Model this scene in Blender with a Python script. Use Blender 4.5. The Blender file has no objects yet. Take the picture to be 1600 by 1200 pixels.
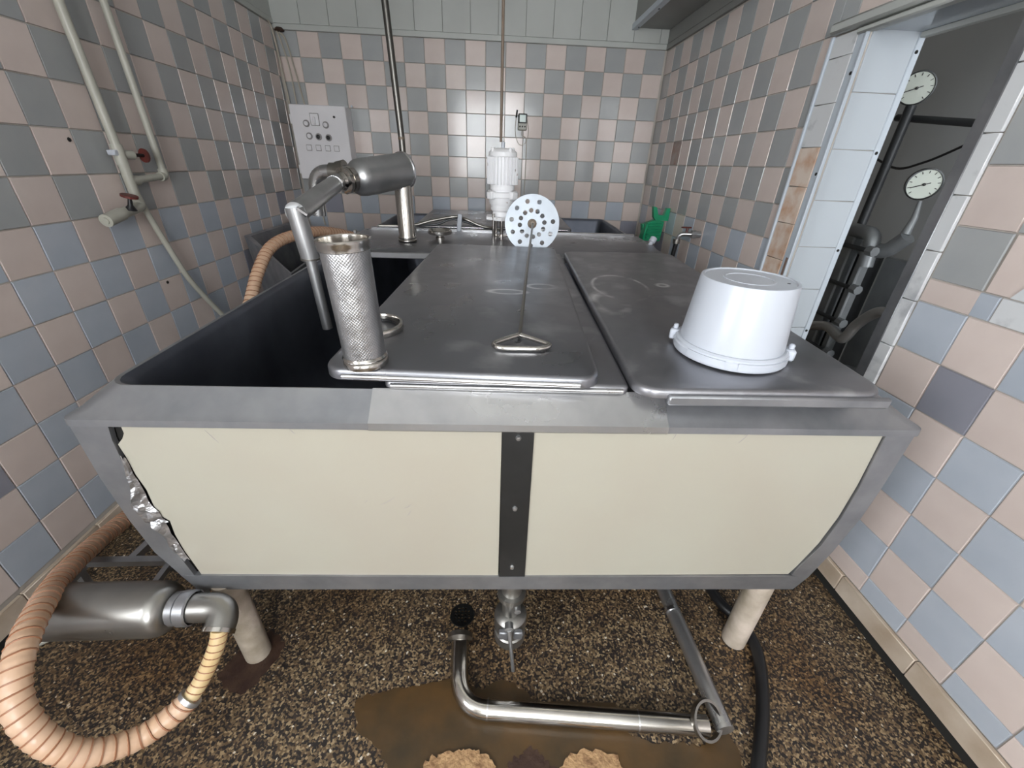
import bpy, math, random
from mathutils import Matrix, Vector
random.seed(7)
S = bpy.context.scene
C = S.collection
PI = math.pi

# ------------------------------------------------------------------ camera, world, light
cam_d = bpy.data.cameras.new('camera'); cam = bpy.data.objects.new('camera', cam_d); C.objects.link(cam)
cam_d.sensor_width = 36.0; cam_d.lens = 36.0 * 641.26 / 1600.0; cam_d.clip_start = 0.02
rt = Vector((0.99833132, -0.04781131, 0.03238289)); up = Vector((-0.00579832, 0.47495178, 0.87999272)); fw = Vector((0.05745392, 0.87871206, -0.47388201))
cam.matrix_world = Matrix(((rt.x, up.x, -fw.x, 0), (rt.y, up.y, -fw.y, 0), (rt.z, up.z, -fw.z, 1.42), (0, 0, 0, 1)))
S.camera = cam
S.view_settings.view_transform = 'Standard'; S.view_settings.look = 'None'
S.view_settings.exposure = 0.22; S.view_settings.gamma = 1.0; S.view_settings.use_curve_mapping = False
wd = bpy.data.worlds.new('sky'); S.world = wd; wd.use_nodes = True
bg = wd.node_tree.nodes['Background']; bg.inputs[0].default_value = (0.95, 0.975, 1.0, 1); bg.inputs[1].default_value = 15.0
WX0, WX1, WZ0, WZ1, YR = -0.72, 0.78, 1.05, 2.60, -2.6    # the daylight window in the wall behind the photographer
LY0, LY1, LZ0, LZ1 = -1.75, -0.45, 1.0, 2.60               # glazed opening in the left wall, behind the photographer
SX0, SX1, SZ0, SZ1 = 1.62, 2.82, 0.6, 2.35                  # unseen opening, added to let daylight into the side room
def portal(loc, rot, sx, sy):
    l = bpy.data.lights.new('window_portal', 'AREA'); l.shape = 'RECTANGLE'; l.size = sx; l.size_y = sy; l.cycles.is_portal = True
    o = bpy.data.objects.new('window_portal', l); C.objects.link(o); o.location = loc; o.rotation_euler = rot
portal(((WX0 + WX1) / 2, YR - 0.06, (WZ0 + WZ1) / 2), (PI / 2, 0, 0), WX1 - WX0, WZ1 - WZ0)
portal((-1.62, (LY0 + LY1) / 2, (LZ0 + LZ1) / 2), (PI / 2, 0, -PI / 2), LY1 - LY0, LZ1 - LZ0)
portal(((SX0 + SX1) / 2, YR - 0.06, (SZ0 + SZ1) / 2), (PI / 2, 0, 0), SX1 - SX0, SZ1 - SZ0)

# ------------------------------------------------------------------ helpers
def lin(c):
    return tuple((x / 255 / 12.92 if x / 255 <= 0.04045 else ((x / 255 + 0.055) / 1.055) ** 2.4) for x in c) + (1,)
class MB:
    def __init__(s): s.v = []; s.f = []
    def add(s, vs, fs, M=None):
        o = len(s.v)
        s.v += [tuple(M @ Vector(p)) if M else tuple(p) for p in vs]
        s.f += [tuple(i + o for i in f) for f in fs]
        return s
    def box(s, lo, hi, M=None, b=0.0):
        x0, y0, z0 = lo; x1, y1, z1 = hi
        if b <= 0:
            vs = [(x, y, z) for z in (z0, z1) for y in (y0, y1) for x in (x0, x1)]
            return s.add(vs, [(0, 2, 3, 1), (4, 5, 7, 6), (0, 1, 5, 4), (2, 6, 7, 3), (0, 4, 6, 2), (1, 3, 7, 5)], M)
        vs = []; idx = {}
        for ix in (0, 1):
            for iy in (0, 1):
                for iz in (0, 1):
                    p = [(x0, x1)[ix], (y0, y1)[iy], (z0, z1)[iz]]; d = [b * (1 - 2 * ix), b * (1 - 2 * iy), b * (1 - 2 * iz)]
                    for a in range(3):
                        q = [p[k] + (0 if k == a else d[k]) for k in range(3)]
                        idx[(ix, iy, iz, a)] = len(vs); vs.append(tuple(q))
        fs = []
        for a in range(3):
            o = [k for k in range(3) if k != a]
            for sd in (0, 1):
                def key(m, n):
                    t = [0, 0, 0]; t[a] = sd; t[o[0]] = m; t[o[1]] = n; return idx[(t[0], t[1], t[2], a)]
                fs.append((key(0, 0), key(1, 0), key(1, 1), key(0, 1)))
        for a in range(3):
            o = [k for k in range(3) if k != a]
            for m in (0, 1):
                for n in (0, 1):
                    def key(e, ax):
                        t = [0, 0, 0]; t[a] = e; t[o[0]] = m; t[o[1]] = n; return idx[(t[0], t[1], t[2], ax)]
                    fs.append((key(0, o[0]), key(1, o[0]), key(1, o[1]), key(0, o[1])))
        for ix in (0, 1):
            for iy in (0, 1):
                for iz in (0, 1): fs.append(tuple(idx[(ix, iy, iz, a)] for a in range(3)))
        return s.add(vs, fs, M)
    def tube(s, pts, r, n=14, cap=True, M=None):
        pts = [Vector(p) for p in pts]; R = r if isinstance(r, (list, tuple)) else [r] * len(pts)
        T = []
        for i in range(len(pts)):
            a = pts[max(i - 1, 0)]; b = pts[min(i + 1, len(pts) - 1)]; T.append((b - a).normalized())
        nrm = T[0].orthogonal().normalized(); vs = []; fs = []
        for i, p in enumerate(pts):
            nrm = (nrm - T[i] * nrm.dot(T[i])).normalized(); bn = T[i].cross(nrm)
            for k in range(n):
                a = 2 * PI * k / n; vs.append(p + (nrm * math.cos(a) + bn * math.sin(a)) * R[i])
        for i in range(len(pts) - 1):
            for k in range(n):
                k2 = (k + 1) % n; fs.append((i * n + k, i * n + k2, (i + 1) * n + k2, (i + 1) * n + k))
        if cap:
            fs.append(tuple(range(n))[::-1]); fs.append(tuple((len(pts) - 1) * n + k for k in range(n)))
        return s.add(vs, fs, M)
    def lathe(s, prof, n=32, M=None):            # (radius, height) round the local z axis
        vs = []; fs = []
        for r, z in prof:
            for k in range(n): vs.append((max(r, 1e-5) * math.cos(2 * PI * k / n), max(r, 1e-5) * math.sin(2 * PI * k / n), z))
        for i in range(len(prof) - 1):
            for k in range(n):
                k2 = (k + 1) % n; fs.append((i * n + k, i * n + k2, (i + 1) * n + k2, (i + 1) * n + k))
        if prof[0][0] < 1e-4: pass
        return s.add(vs, fs, M)
    def prism(s, poly, z0, z1, M=None):          # polygon in x,y, pushed from z0 to z1
        n = len(poly); vs = [(x, y, z0) for x, y in poly] + [(x, y, z1) for x, y in poly]
        fs = [tuple(range(n))[::-1], tuple(range(n, 2 * n))] + [(i, (i + 1) % n, n + (i + 1) % n, n + i) for i in range(n)]
        return s.add(vs, fs, M)
    def loops(s, ls, cap0=False, cap1=False, M=None):
        n = len(ls[0]); vs = [p for l in ls for p in l]; fs = []
        for i in range(len(ls) - 1):
            for k in range(n):
                k2 = (k + 1) % n; fs.append((i * n + k, i * n + k2, (i + 1) * n + k2, (i + 1) * n + k))
        if cap0: fs.append(tuple(range(n))[::-1])
        if cap1: fs.append(tuple((len(ls) - 1) * n + k for k in range(n)))
        return s.add(vs, fs, M)
    def mesh(s, name, ang=38):
        m = bpy.data.meshes.new(name); m.from_pydata(s.v, [], s.f); m.validate(); m.update()
        import bmesh
        b = bmesh.new(); b.from_mesh(m); bmesh.ops.recalc_face_normals(b, faces=b.faces); b.to_mesh(m); b.free()
        for p in m.polygons: p.use_smooth = True
        m.set_sharp_from_angle(angle=math.radians(ang)); return m
def obj(name, mb, mat, parent=None, label=None, M=None, ang=38):
    m = mb if isinstance(mb, bpy.types.Mesh) else mb.mesh(name, ang)
    o = bpy.data.objects.new(name, m); C.objects.link(o)
    if mat and not m.materials: m.materials.append(mat)
    if parent: o.parent = parent
    if M is not None: o.matrix_local = M
    if label: o['label'] = label
    return o
def tag(o, label, cat, group=None):
    o['label'] = label; o['category'] = cat
    if group: o['group'] = group
    return o
def thing(name, label, cat, M=None, group=None):
    o = bpy.data.objects.new(name, None); C.objects.link(o); o.empty_display_size = 0.05
    if M is not None: o.matrix_world = M
    return tag(o, label, cat, group)
def struct(name, mb, mat, parent=None):
    o = obj(name, mb, mat, parent)
    if not parent: o['kind'] = 'structure'
    return o
def T(x, y, z): return Matrix.Translation((x, y, z))
def RX(a): return Matrix.Rotation(a, 4, 'X')
def RY(a): return Matrix.Rotation(a, 4, 'Y')
def RZ(a): return Matrix.Rotation(a, 4, 'Z')
def along(p, d):                                 # local z axis points along d, origin p
    d = Vector(d).normalized(); return T(*p) @ d.to_track_quat('Z', 'Y').to_matrix().to_4x4()
def curve(pts, k=8):
    P = [Vector(p) for p in pts]; P = [P[0] * 2 - P[1]] + P + [P[-1] * 2 - P[-2]]; out = []
    for i in range(1, len(P) - 2):
        for j in range(k):
            t = j / k; a, b, c, d = P[i - 1:i + 3]
            out.append(0.5 * ((2 * b) + (c - a) * t + (2 * a - 5 * b + 4 * c - d) * t * t + (3 * b - a - 3 * c + d) * t ** 3))
    return out + [P[-2]]
def bend(pts, r=0.03, k=6):                      # straight runs with rounded corners
    P = [Vector(p) for p in pts]; out = [P[0]]
    for i in range(1, len(P) - 1):
        a = (P[i - 1] - P[i]).normalized(); b = (P[i + 1] - P[i]).normalized()
        s0 = P[i] + a * r; s1 = P[i] + b * r
        for j in range(k + 1):
            t = j / k; out.append(s0 * (1 - t) ** 2 + P[i] * 2 * t * (1 - t) + s1 * t * t)
    return out + [P[-1]]
def rrect(x0, x1, y0, y1, r, k=5):
    out = []
    for cx, cy, a0 in ((x1 - r, y1 - r, 0), (x0 + r, y1 - r, 90), (x0 + r, y0 + r, 180), (x1 - r, y0 + r, 270)):
        for i in range(k + 1):
            a = math.radians(a0 + 90 * i / k); out.append((cx + r * math.cos(a), cy + r * math.sin(a)))
    return out

# ------------------------------------------------------------------ materials
def mat(name, col, rough=0.5, metal=0.0, col2=None, scale=8.0, mix=(0.35, 0.7), bump=0.0, bscale=60.0, rvar=0.0, objvar=0.0, stretch=None, coat=0.0, ior=None):
    m = bpy.data.materials.new(name); m.use_nodes = True; nt = m.node_tree; N = nt.nodes; L = nt.links
    p = N['Principled BSDF']; p.inputs['Roughness'].default_value = rough; p.inputs['Metallic'].default_value = metal
    if coat: p.inputs['Coat Weight'].default_value = coat; p.inputs['Coat Roughness'].default_value = 0.06
    if ior: p.inputs['IOR'].default_value = ior
    tc = N.new('ShaderNodeTexCoord'); mp = N.new('ShaderNodeMapping'); L.new(tc.outputs['Object'], mp.inputs[0])
    if stretch: mp.inputs['Scale'].default_value = stretch
    no = N.new('ShaderNodeTexNoise'); no.inputs['Scale'].default_value = scale; no.inputs['Detail'].default_value = 6; L.new(mp.outputs[0], no.inputs[0])
    base = lin(col); out = None
    if col2:
        rp = N.new('ShaderNodeValToRGB'); rp.color_ramp.elements[0].position = mix[0]; rp.color_ramp.elements[1].position = mix[1]
        rp.color_ramp.elements[0].color = base; rp.color_ramp.elements[1].color = lin(col2); L.new(no.outputs[0], rp.inputs[0]); out = rp.outputs[0]
    p.inputs['Base Color'].default_value = base
    if objvar:
        oi = N.new('ShaderNodeObjectInfo'); hs = N.new('ShaderNodeHueSaturation'); mr = N.new('ShaderNodeMapRange')
        mr.inputs['To Min'].default_value = 1 - objvar; mr.inputs['To Max'].default_value = 1 + objvar
        L.new(oi.outputs['Random'], mr.inputs[0]); L.new(mr.outputs[0], hs.inputs['Value']); hs.inputs['Color'].default_value = base
        if out: L.new(out, hs.inputs['Color'])
        out = hs.outputs[0]
    if out: L.new(out, p.inputs['Base Color'])
    if rvar:
        mr = N.new('ShaderNodeMapRange'); mr.inputs['From Min'].default_value = 0.3; mr.inputs['From Max'].default_value = 0.7
        mr.inputs['To Min'].default_value = max(rough - rvar, 0.03); mr.inputs['To Max'].default_value = rough + rvar
        L.new(no.outputs[0], mr.inputs[0]); L.new(mr.outputs[0], p.inputs['Roughness'])
    if bump:
        n2 = N.new('ShaderNodeTexNoise'); n2.inputs['Scale'].default_value = bscale; n2.inputs['Detail'].default_value = 3; L.new(mp.outputs[0], n2.inputs[0])
        b = N.new('ShaderNodeBump'); b.inputs['Strength'].default_value = bump; b.inputs['Distance'].default_value = 0.01; L.new(n2.outputs[0], b.inputs['Height']); L.new(b.outputs[0], p.inputs['Normal'])
    return m
M_ = {}
M_['grout'] = mat('grout', (188, 182, 174), 0.85, col2=(160, 152, 144), scale=5, bump=0.2)
tk = dict(rough=0.13, bump=0.03, bscale=9, objvar=0.05)
M_['pink'] = mat('tile_pink', (216, 202, 195), col2=(207, 192, 185), scale=6, **tk)
M_['grey'] = mat('tile_grey', (168, 170, 170), col2=(160, 163, 164), scale=6, **tk)
M_['blue'] = mat('tile_blue', (184, 191, 201), col2=(174, 182, 193), scale=6, **tk)
M_['violet'] = mat('tile_dark_violet', (148, 148, 158), col2=(140, 141, 152), scale=6, **tk)
M_['brown'] = mat('tile_stained', (140, 108, 92), col2=(150, 140, 136), scale=14, **tk)
M_['marble'] = mat('tile_white_marble', (212, 214, 216), 0.15, col2=(180, 182, 186), scale=14, mix=(0.58, 0.74), objvar=0.03)
M_['marble_pink'] = mat('tile_pink_marble', (222, 206, 192), 0.2, col2=(200, 160, 132), scale=16, mix=(0.4, 0.7), objvar=0.03)
M_['white_tile'] = mat('tile_white', (186, 193, 200), 0.14, objvar=0.02)
M_['skirt'] = mat('tile_skirting', (206, 192, 176), 0.35, col2=(176, 158, 138), scale=7, objvar=0.04, bump=0.05)
M_['pvc'] = mat('white_plastic_panel', (184, 187, 183), 0.4, col2=(176, 179, 175), scale=3, objvar=0.015)
M_['soffit'] = mat('shaded_soffit_panel', (142, 143, 139), 0.5, col2=(132, 133, 129), scale=3)  # plastic panel greyed in its colour for the dim upper right corner
M_['frame'] = mat('door_frame_plastic', (190, 199, 208), 0.35)
M_['plaster'] = mat('plaster', (222, 220, 214), 0.85, col2=(210, 206, 198), scale=3, bump=0.1)
M_['ceil'] = mat('ceiling_panel', (238, 238, 235), 0.6)
M_['dark'] = mat('dark_gap', (30, 29, 27), 0.9)
M_['steel'] = mat('stainless_steel', (196, 196, 196), 0.30, 0.9, col2=(168, 168, 170), scale=6, rvar=0.08)
M_['polish'] = mat('polished_steel', (206, 202, 196), 0.17, 1.0, col2=(186, 182, 176), scale=9, rvar=0.05)
M_['rim'] = mat('dull_steel', (164, 165, 168), 0.40, 0.78, col2=(134, 136, 140), scale=7, rvar=0.1)
M_['cover'] = mat('cover_steel', (146, 147, 152), 0.33, 0.92, col2=(186, 187, 190), scale=6, mix=(0.56, 0.78), rvar=0.1)
M_['cover2'] = mat('scratched_cover_steel', (148, 148, 152), 0.4, 0.9, col2=(200, 200, 202), scale=7, mix=(0.54, 0.78), rvar=0.12)
M_['tub'] = mat('shaded_tub_steel', (104, 108, 118), 0.4, 0.8, col2=(80, 84, 94), scale=4)  # stainless steel with the shade deep in the tub put into its colour
M_['bright'] = mat('bright_edge_steel', (222, 222, 224), 0.25, 1.0)
M_['cream'] = mat('cream_laminate', (169, 166, 153), 0.3, col2=(165, 159, 146), scale=2.5, coat=0.15)
M_['post'] = mat('dark_post_steel', (96, 98, 100), 0.42, 1.0, col2=(80, 82, 84), scale=5)
M_['foil'] = mat('aluminium_foil', (206, 206, 208), 0.34, 0.9, bump=0.9, bscale=34, col2=(150, 150, 152), scale=30)
M_['white'] = mat('white_bucket_plastic', (186, 191, 200), 0.3)
M_['whitepaint'] = mat('chipped_white_paint', (250, 250, 252), 0.4, col2=(120, 84, 56), scale=16, mix=(0.66, 0.74), bump=0.1)
M_['legpaint'] = mat('dirty_leg_paint', (196, 183, 170), 0.7, col2=(140, 130, 112), scale=9, bump=0.3, bscale=40)
M_['rust'] = mat('rusty_dark_stain', (46, 26, 18), 0.6, col2=(66, 46, 32), scale=20, bump=0.3)
M_['hose'] = mat('pinkish_hose', (208, 176, 150), 0.35, col2=(198, 163, 134), scale=9)
M_['hose2'] = mat('cream_hose', (212, 192, 150), 0.35, col2=(200, 172, 126), scale=9)
M_['spiral'] = mat('hose_spiral', (158, 112, 84), 0.45)
M_['black'] = mat('black_rubber', (24, 24, 26), 0.42)
M_['plastic_pipe'] = mat('greyish_plastic_pipe', (180, 179, 168), 0.4, col2=(164, 163, 152), scale=6)
M_['red'] = mat('red_paint', (112, 50, 45), 0.45, col2=(84, 46, 42), scale=30)
M_['green'] = mat('green_plastic', (22, 140, 96), 0.35, col2=(30, 156, 110), scale=8)
M_['box'] = mat('cabinet_paint', (236, 234, 237), 0.42, col2=(226, 224, 227), scale=4)
M_['boxline'] = mat('button_outline', (150, 146, 146), 0.4)
M_['cable'] = mat('cable_grey', (178, 170, 156), 0.5)
M_['brownrod'] = mat('brown_conduit', (132, 118, 104), 0.5, col2=(110, 92, 76), scale=10)
M_['darkpipe'] = mat('dark_steel_pipe', (156, 153, 147), 0.3, 1.0)
M_['lcd'] = mat('lcd_glass', (176, 196, 190), 0.15)
M_['dial'] = mat('gauge_dial', (206, 214, 206), 0.3)
M_['dirt'] = mat('concrete_patch', (82, 60, 32), 0.4, col2=(54, 44, 28), scale=7, bump=0.15, bscale=20)
M_['stone'] = mat('exposed_screed', (178, 144, 104), 0.8, col2=(120, 88, 60), scale=60, bump=0.5, bscale=120)
M_['exch'] = mat('exchanger_steel', (150, 155, 158), 0.45, 0.45, col2=(126, 130, 134), scale=6)
M_['satin'] = mat('satin_steel', (188, 189, 190), 0.33, 0.85, col2=(168, 169, 170), scale=7)
M_['dull'] = mat('dull_canister_steel', (160, 158, 154), 0.34, 0.9, col2=(140, 138, 134), scale=6, rvar=0.08)
M_['pole'] = mat('dark_pole_steel', (112, 110, 106), 0.3, 0.9)
M_['disc'] = mat('brushed_disc_steel', (158, 164, 171), 0.42, 0.6, col2=(144, 150, 157), scale=6)
M_['darkbar'] = mat('dark_bar', (64, 67, 70), 0.5, 0.3)
M_['roomwall'] = mat('side_room_wall', (176, 180, 182), 0.8)

def dried_marks(m, rings):
    nt = m.node_tree; N = nt.nodes; L = nt.links; p = N['Principled BSDF']; src = p.inputs['Base Color'].links[0].from_socket
    tc = N.new('ShaderNodeTexCoord'); nz = N.new('ShaderNodeTexNoise'); nz.inputs['Scale'].default_value = 9; L.new(tc.outputs['Object'], nz.inputs[0])
    for (cx, cy, sx, sy, wd) in rings:
        mp = N.new('ShaderNodeMapping'); mp.vector_type = 'TEXTURE'; mp.inputs['Location'].default_value = (cx, cy, 0); mp.inputs['Scale'].default_value = (sx, sy, 1000); L.new(tc.outputs['Object'], mp.inputs[0])
        ln = N.new('ShaderNodeVectorMath'); ln.operation = 'LENGTH'; L.new(mp.outputs[0], ln.inputs[0])
        a = N.new('ShaderNodeMath'); a.operation = 'SUBTRACT'; a.inputs[1].default_value = 1.0; L.new(ln.outputs['Value'], a.inputs[0])
        b = N.new('ShaderNodeMath'); b.operation = 'ABSOLUTE'; L.new(a.outputs[0], b.inputs[0])
        r = N.new('ShaderNodeMapRange'); r.inputs['From Min'].default_value = 0; r.inputs['From Max'].default_value = wd; r.inputs['To Min'].default_value = 1; r.inputs['To Max'].default_value = 0; L.new(b.outputs[0], r.inputs[0])
        q = N.new('ShaderNodeMapRange'); q.inputs['From Min'].default_value = 0.42; q.inputs['From Max'].default_value = 0.6; L.new(nz.outputs[0], q.inputs[0])
        mu = N.new('ShaderNodeMath'); mu.operation = 'MULTIPLY'; L.new(r.outputs[0], mu.inputs[0]); L.new(q.outputs[0], mu.inputs[1])
        mx = N.new('ShaderNodeMix'); mx.data_type = 'RGBA'; mx.inputs[7].default_value = lin((236, 236, 236)); L.new(mu.outputs[0], mx.inputs[0]); L.new(src, mx.inputs[6]); src = mx.outputs[2]
    L.new(src, p.inputs['Base Color'])
dried_marks(M_['cover2'], [(-0.13, 0.07, 0.10, 0.16, 0.09), (-0.21, -0.12, 0.05, 0.10, 0.4), (0.04, 0.1, 0.02, 0.02, 0.6)])
dried_marks(M_['cover'], [(0.20, -0.02, 0.05, 0.03, 0.3), (0.08, -0.10, 0.06, 0.025, 0.35)])
def mesh_holes():
    m = mat('perforated_steel', (186, 186, 187), 0.34, 0.92, col2=(166, 166, 168), scale=9); nt = m.node_tree; N = nt.nodes; L = nt.links; p = N['Principled BSDF']
    tc = N.new('ShaderNodeTexCoord'); sx = N.new('ShaderNodeSeparateXYZ'); L.new(tc.outputs['Object'], sx.inputs[0])
    at = N.new('ShaderNodeMath'); at.operation = 'ARCTAN2'; L.new(sx.outputs[0], at.inputs[0]); L.new(sx.outputs[1], at.inputs[1])
    def sn(src, k, off=None):
        a = N.new('ShaderNodeMath'); a.operation = 'MULTIPLY'; a.inputs[1].default_value = k; L.new(src, a.inputs[0])
        b = N.new('ShaderNodeMath'); b.operation = 'SINE'; L.new(a.outputs[0], b.inputs[0]); return b.outputs[0]
    ad = N.new('ShaderNodeMath'); ad.operation = 'MULTIPLY'; L.new(sn(at.outputs[0], 44), ad.inputs[0]); L.new(sn(sx.outputs[2], 950), ad.inputs[1])
    bm_ = N.new('ShaderNodeBump'); bm_.inputs['Strength'].default_value = 0.14; bm_.inputs['Distance'].default_value = 0.002; L.new(ad.outputs[0], bm_.inputs['Height'])
    n2 = N.new('ShaderNodeTexNoise'); n2.inputs['Scale'].default_value = 17; L.new(tc.outputs['Object'], n2.inputs[0])
    b2 = N.new('ShaderNodeBump'); b2.inputs['Strength'].default_value = 0.25; b2.inputs['Distance'].default_value = 0.02; L.new(n2.outputs[0], b2.inputs['Height']); L.new(bm_.outputs[0], b2.inputs['Normal']); L.new(b2.outputs[0], p.inputs['Normal'])
    return m
M_['mesh'] = mesh_holes()
def terrazzo():
    m = bpy.data.materials.new('terrazzo'); m.use_nodes = True; nt = m.node_tree; N = nt.nodes; L = nt.links; p = N['Principled BSDF']
    tc = N.new('ShaderNodeTexCoord'); v = N.new('ShaderNodeTexVoronoi'); v.inputs['Scale'].default_value = 185; L.new(tc.outputs['Object'], v.inputs[0])
    sx = N.new('ShaderNodeSeparateColor'); L.new(v.outputs['Color'], sx.inputs[0])
    rp = N.new('ShaderNodeValToRGB'); rp.color_ramp.interpolation = 'CONSTANT'; e = rp.color_ramp.elements
    e[0].position = 0; e[0].color = lin((30, 25, 23)); e[1].position = 0.36; e[1].color = lin((98, 81, 58))
    for pos, c in ((0.5, (114, 96, 72)), (0.62, (90, 72, 52)), (0.74, (52, 42, 37)), (0.85, (150, 130, 100)), (0.992, (206, 198, 182))):
        k = e.new(pos); k.color = lin(c)
    L.new(sx.outputs[0], rp.inputs[0])
    n = N.new('ShaderNodeTexNoise'); n.inputs['Scale'].default_value = 2.2; n.inputs['Detail'].default_value = 5; L.new(tc.outputs['Object'], n.inputs[0])
    r2 = N.new('ShaderNodeValToRGB'); r2.color_ramp.elements[0].position = 0.42; r2.color_ramp.elements[0].color = (1, 1, 1, 1); r2.color_ramp.elements[1].position = 0.7; r2.color_ramp.elements[1].color = lin((222, 200, 172)); L.new(n.outputs[0], r2.inputs[0])
    mx = N.new('ShaderNodeMix'); mx.data_type = 'RGBA'; mx.blend_type = 'MULTIPLY'; mx.inputs[0].default_value = 1; L.new(rp.outputs[0], mx.inputs[6]); L.new(r2.outputs[0], mx.inputs[7]); L.new(mx.outputs[2], p.inputs['Base Color'])
    p.inputs['Roughness'].default_value = 0.55
    b = N.new('ShaderNodeBump'); b.inputs['Strength'].default_value = 0.3; b.inputs['Distance'].default_value = 0.003; L.new(sx.outputs[1], b.inputs['Height']); L.new(b.outputs[0], p.inputs['Normal'])
    return m
M_['terrazzo'] = terrazzo()

# ------------------------------------------------------------------ the room
XL, XR, YB, ZC = -1.543, 1.325, 3.84, 2.75
DY0, DY1, DZ = 1.25, 1.79, 1.885                  # doorway in the right wall
GR = 0.006                                        # tile thickness in front of the slab
floor = struct('floor', MB().box((XL - 0.2, YR - 0.2, -0.1), (3.2, YB + 0.2, 0)), M_['terrazzo'])
struct('ceiling', MB().box((XL - 0.2, YR - 0.2, ZC), (3.2, YB + 0.2, ZC + 0.1)), M_['ceil'])
wall_b = struct('wall_back', MB().box((XL - 0.2, YB + GR, 0), (3.2, YB + 0.2, ZC)), M_['grout'])
xl = XL - GR
wall_l = struct('wall_left', MB().box((XL - 0.2, LY1, 0), (xl, YB + GR, ZC)).box((XL - 0.2, YR, 0), (xl, LY0, ZC)).box((XL - 0.2, LY0, 0), (xl, LY1, LZ0)).box((XL - 0.2, LY0, LZ1), (xl, LY1, ZC)), M_['grout'])
mb = MB(); xo = 1.53
mb.box((XR + GR, YR, 0), (xo, DY0, ZC)).box((XR + GR, DY1, 0), (xo, YB + GR, ZC)).box((XR + GR, DY0, DZ), (xo, DY1, ZC))
wall_r = struct('wall_right', mb, M_['grout'])
mb = MB()
mb.box((XL - 0.2, YR - 0.2, 0), (WX0, YR, ZC)).box((WX1, YR - 0.2, 0), (SX0, YR, ZC)).box((SX1, YR - 0.2, 0), (3.2, YR, ZC)).box((SX0, YR - 0.2, 0), (SX1, YR, SZ0)).box((SX0, YR - 0.2, SZ1), (SX1, YR, ZC)).box((WX0, YR - 0.2, 0), (WX1, YR, WZ0)).box((WX0, YR - 0.2, WZ1), (WX1, YR, ZC))
struct('wall_behind', mb, M_['plaster'])
win = struct('window_1', MB().box((WX0 - 0.03, YR - 0.02, WZ0 - 0.04), (WX1 + 0.03, YR + 0.05, WZ0), None, 0.004), M_['frame'])
for x0, x1, z0, z1 in ((WX0, WX0 + 0.05, WZ0, WZ1), (WX1 - 0.05, WX1, WZ0, WZ1), (-0.15, -0.09, WZ0, WZ1), (WX0, WX1, WZ1 - 0.05, WZ1), (WX0, WX1, WZ0, WZ0 + 0.05)):
    obj('window_frame', MB().box((x0, YR - 0.12, z0), (x1, YR - 0.06, z1), None, 0.004), M_['frame'], win)
win2 = struct('window_2', MB().box((XL - 0.06, LY0 - 0.03, LZ0 - 0.04), (XL + 0.02, LY1 + 0.03, LZ0), None, 0.004), M_['frame'])
for y0, y1, z0, z1 in ((LY0, LY0 + 0.06, LZ0, LZ1), (LY1 - 0.06, LY1, LZ0, LZ1), (-1.25, -1.19, LZ0, LZ1), (LY0, LY1, LZ1 - 0.06, LZ1), (LY0, LY1, LZ0, LZ0 + 0.06)):
    obj('window_frame', MB().box((XL - 0.12, y0, z0), (XL - 0.06, y1, z1), None, 0.004), M_['frame'], win2)
struct('wall_side_room', MB().box((2.9, YR, 0), (3.2, YB + 0.2, ZC)), M_['roomwall'])

# tiles: one object each where the photograph shows them, the rest joined
tile_mesh = {}
def tile_geom(w, h):
    m = MB(); c = 0.0018; t = GR - 0.001
    m.add([(-w / 2, 0, -h / 2), (w / 2, 0, -h / 2), (w / 2, 0, h / 2), (-w / 2, 0, h / 2), (-w / 2 + c, -t, -h / 2 + c), (w / 2 - c, -t, -h / 2 + c), (w / 2 - c, -t, h / 2 - c), (-w / 2 + c, -t, h / 2 - c)],
          [(4, 5, 6, 7), (0, 1, 5, 4), (1, 2, 6, 5), (2, 3, 7, 6), (3, 0, 4, 7)])
    return m
def in_view(p):
    d = Vector(p) - Vector((0, 0, 1.42)); z = d.dot(fw)
    if z < 0.2: return False
    x = 800 + 641.26 * d.dot(rt) / z; y = 600 - 641.26 * d.dot(up) / z
    return -60 < x < 1660 and -60 < y < 1260
def place_tiles(wall, base, specs, cap=298):
    """specs: (along, z, w, h, colour); base(a, z) gives the matrix at the tile's centre, local -y facing the room"""
    shown = []; rest = []
    for s in specs:
        M = base(s[0], s[1]); p = M.translation
        hid = (p.z < 0.93 and abs(p.x) > 1.2 and p.y > 2.6 and p.x < 0) or (p.z < 0.8 and p.y > 1.35) or (p.y > 3.8 and p.z < 0.95)
        if in_view(p) and not hid: shown.append(((p - Vector((0, 0, 1.42))).length, s, M))
        else: rest.append((s, M))
    shown.sort(key=lambda q: q[0])
    rest += [(s, M) for _, s, M in shown[cap:]]; shown = shown[:cap]
    for _, (a, z, w, h, col), M in shown:
        k = (round(w, 4), round(h, 4), col)
        if k not in tile_mesh:
            tile_mesh[k] = tile_geom(w, h).mesh('tile', 60); tile_mesh[k].materials.append(M_[col])
        o = bpy.data.objects.new('tile', tile_mesh[k]); C.objects.link(o); o.parent = wall
        o.matrix_local = M @ RX(random.gauss(0, 0.005)) @ RZ(random.gauss(0, 0.005))
    if rest:
        m = MB(); mats = []; mi = []
        for (a, z, w, h, col), M in rest:
            g = tile_geom(w, h); m.add(g.v, g.f, M)
            if col not in mats: mats.append(col)
            mi += [mats.index(col)] * len(g.f)
        me = bpy.data.meshes.new('tile_field'); me.from_pydata(m.v, [], m.f)
        for c in mats: me.materials.append(M_[c])
        for p, i in zip(me.polygons, mi): p.material_index = i
        o = bpy.data.objects.new('tile_field', me); C.objects.link(o); o.parent = wall; o['kind'] = 'stuff'
TS = 0.15; J = 0.0028
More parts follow.
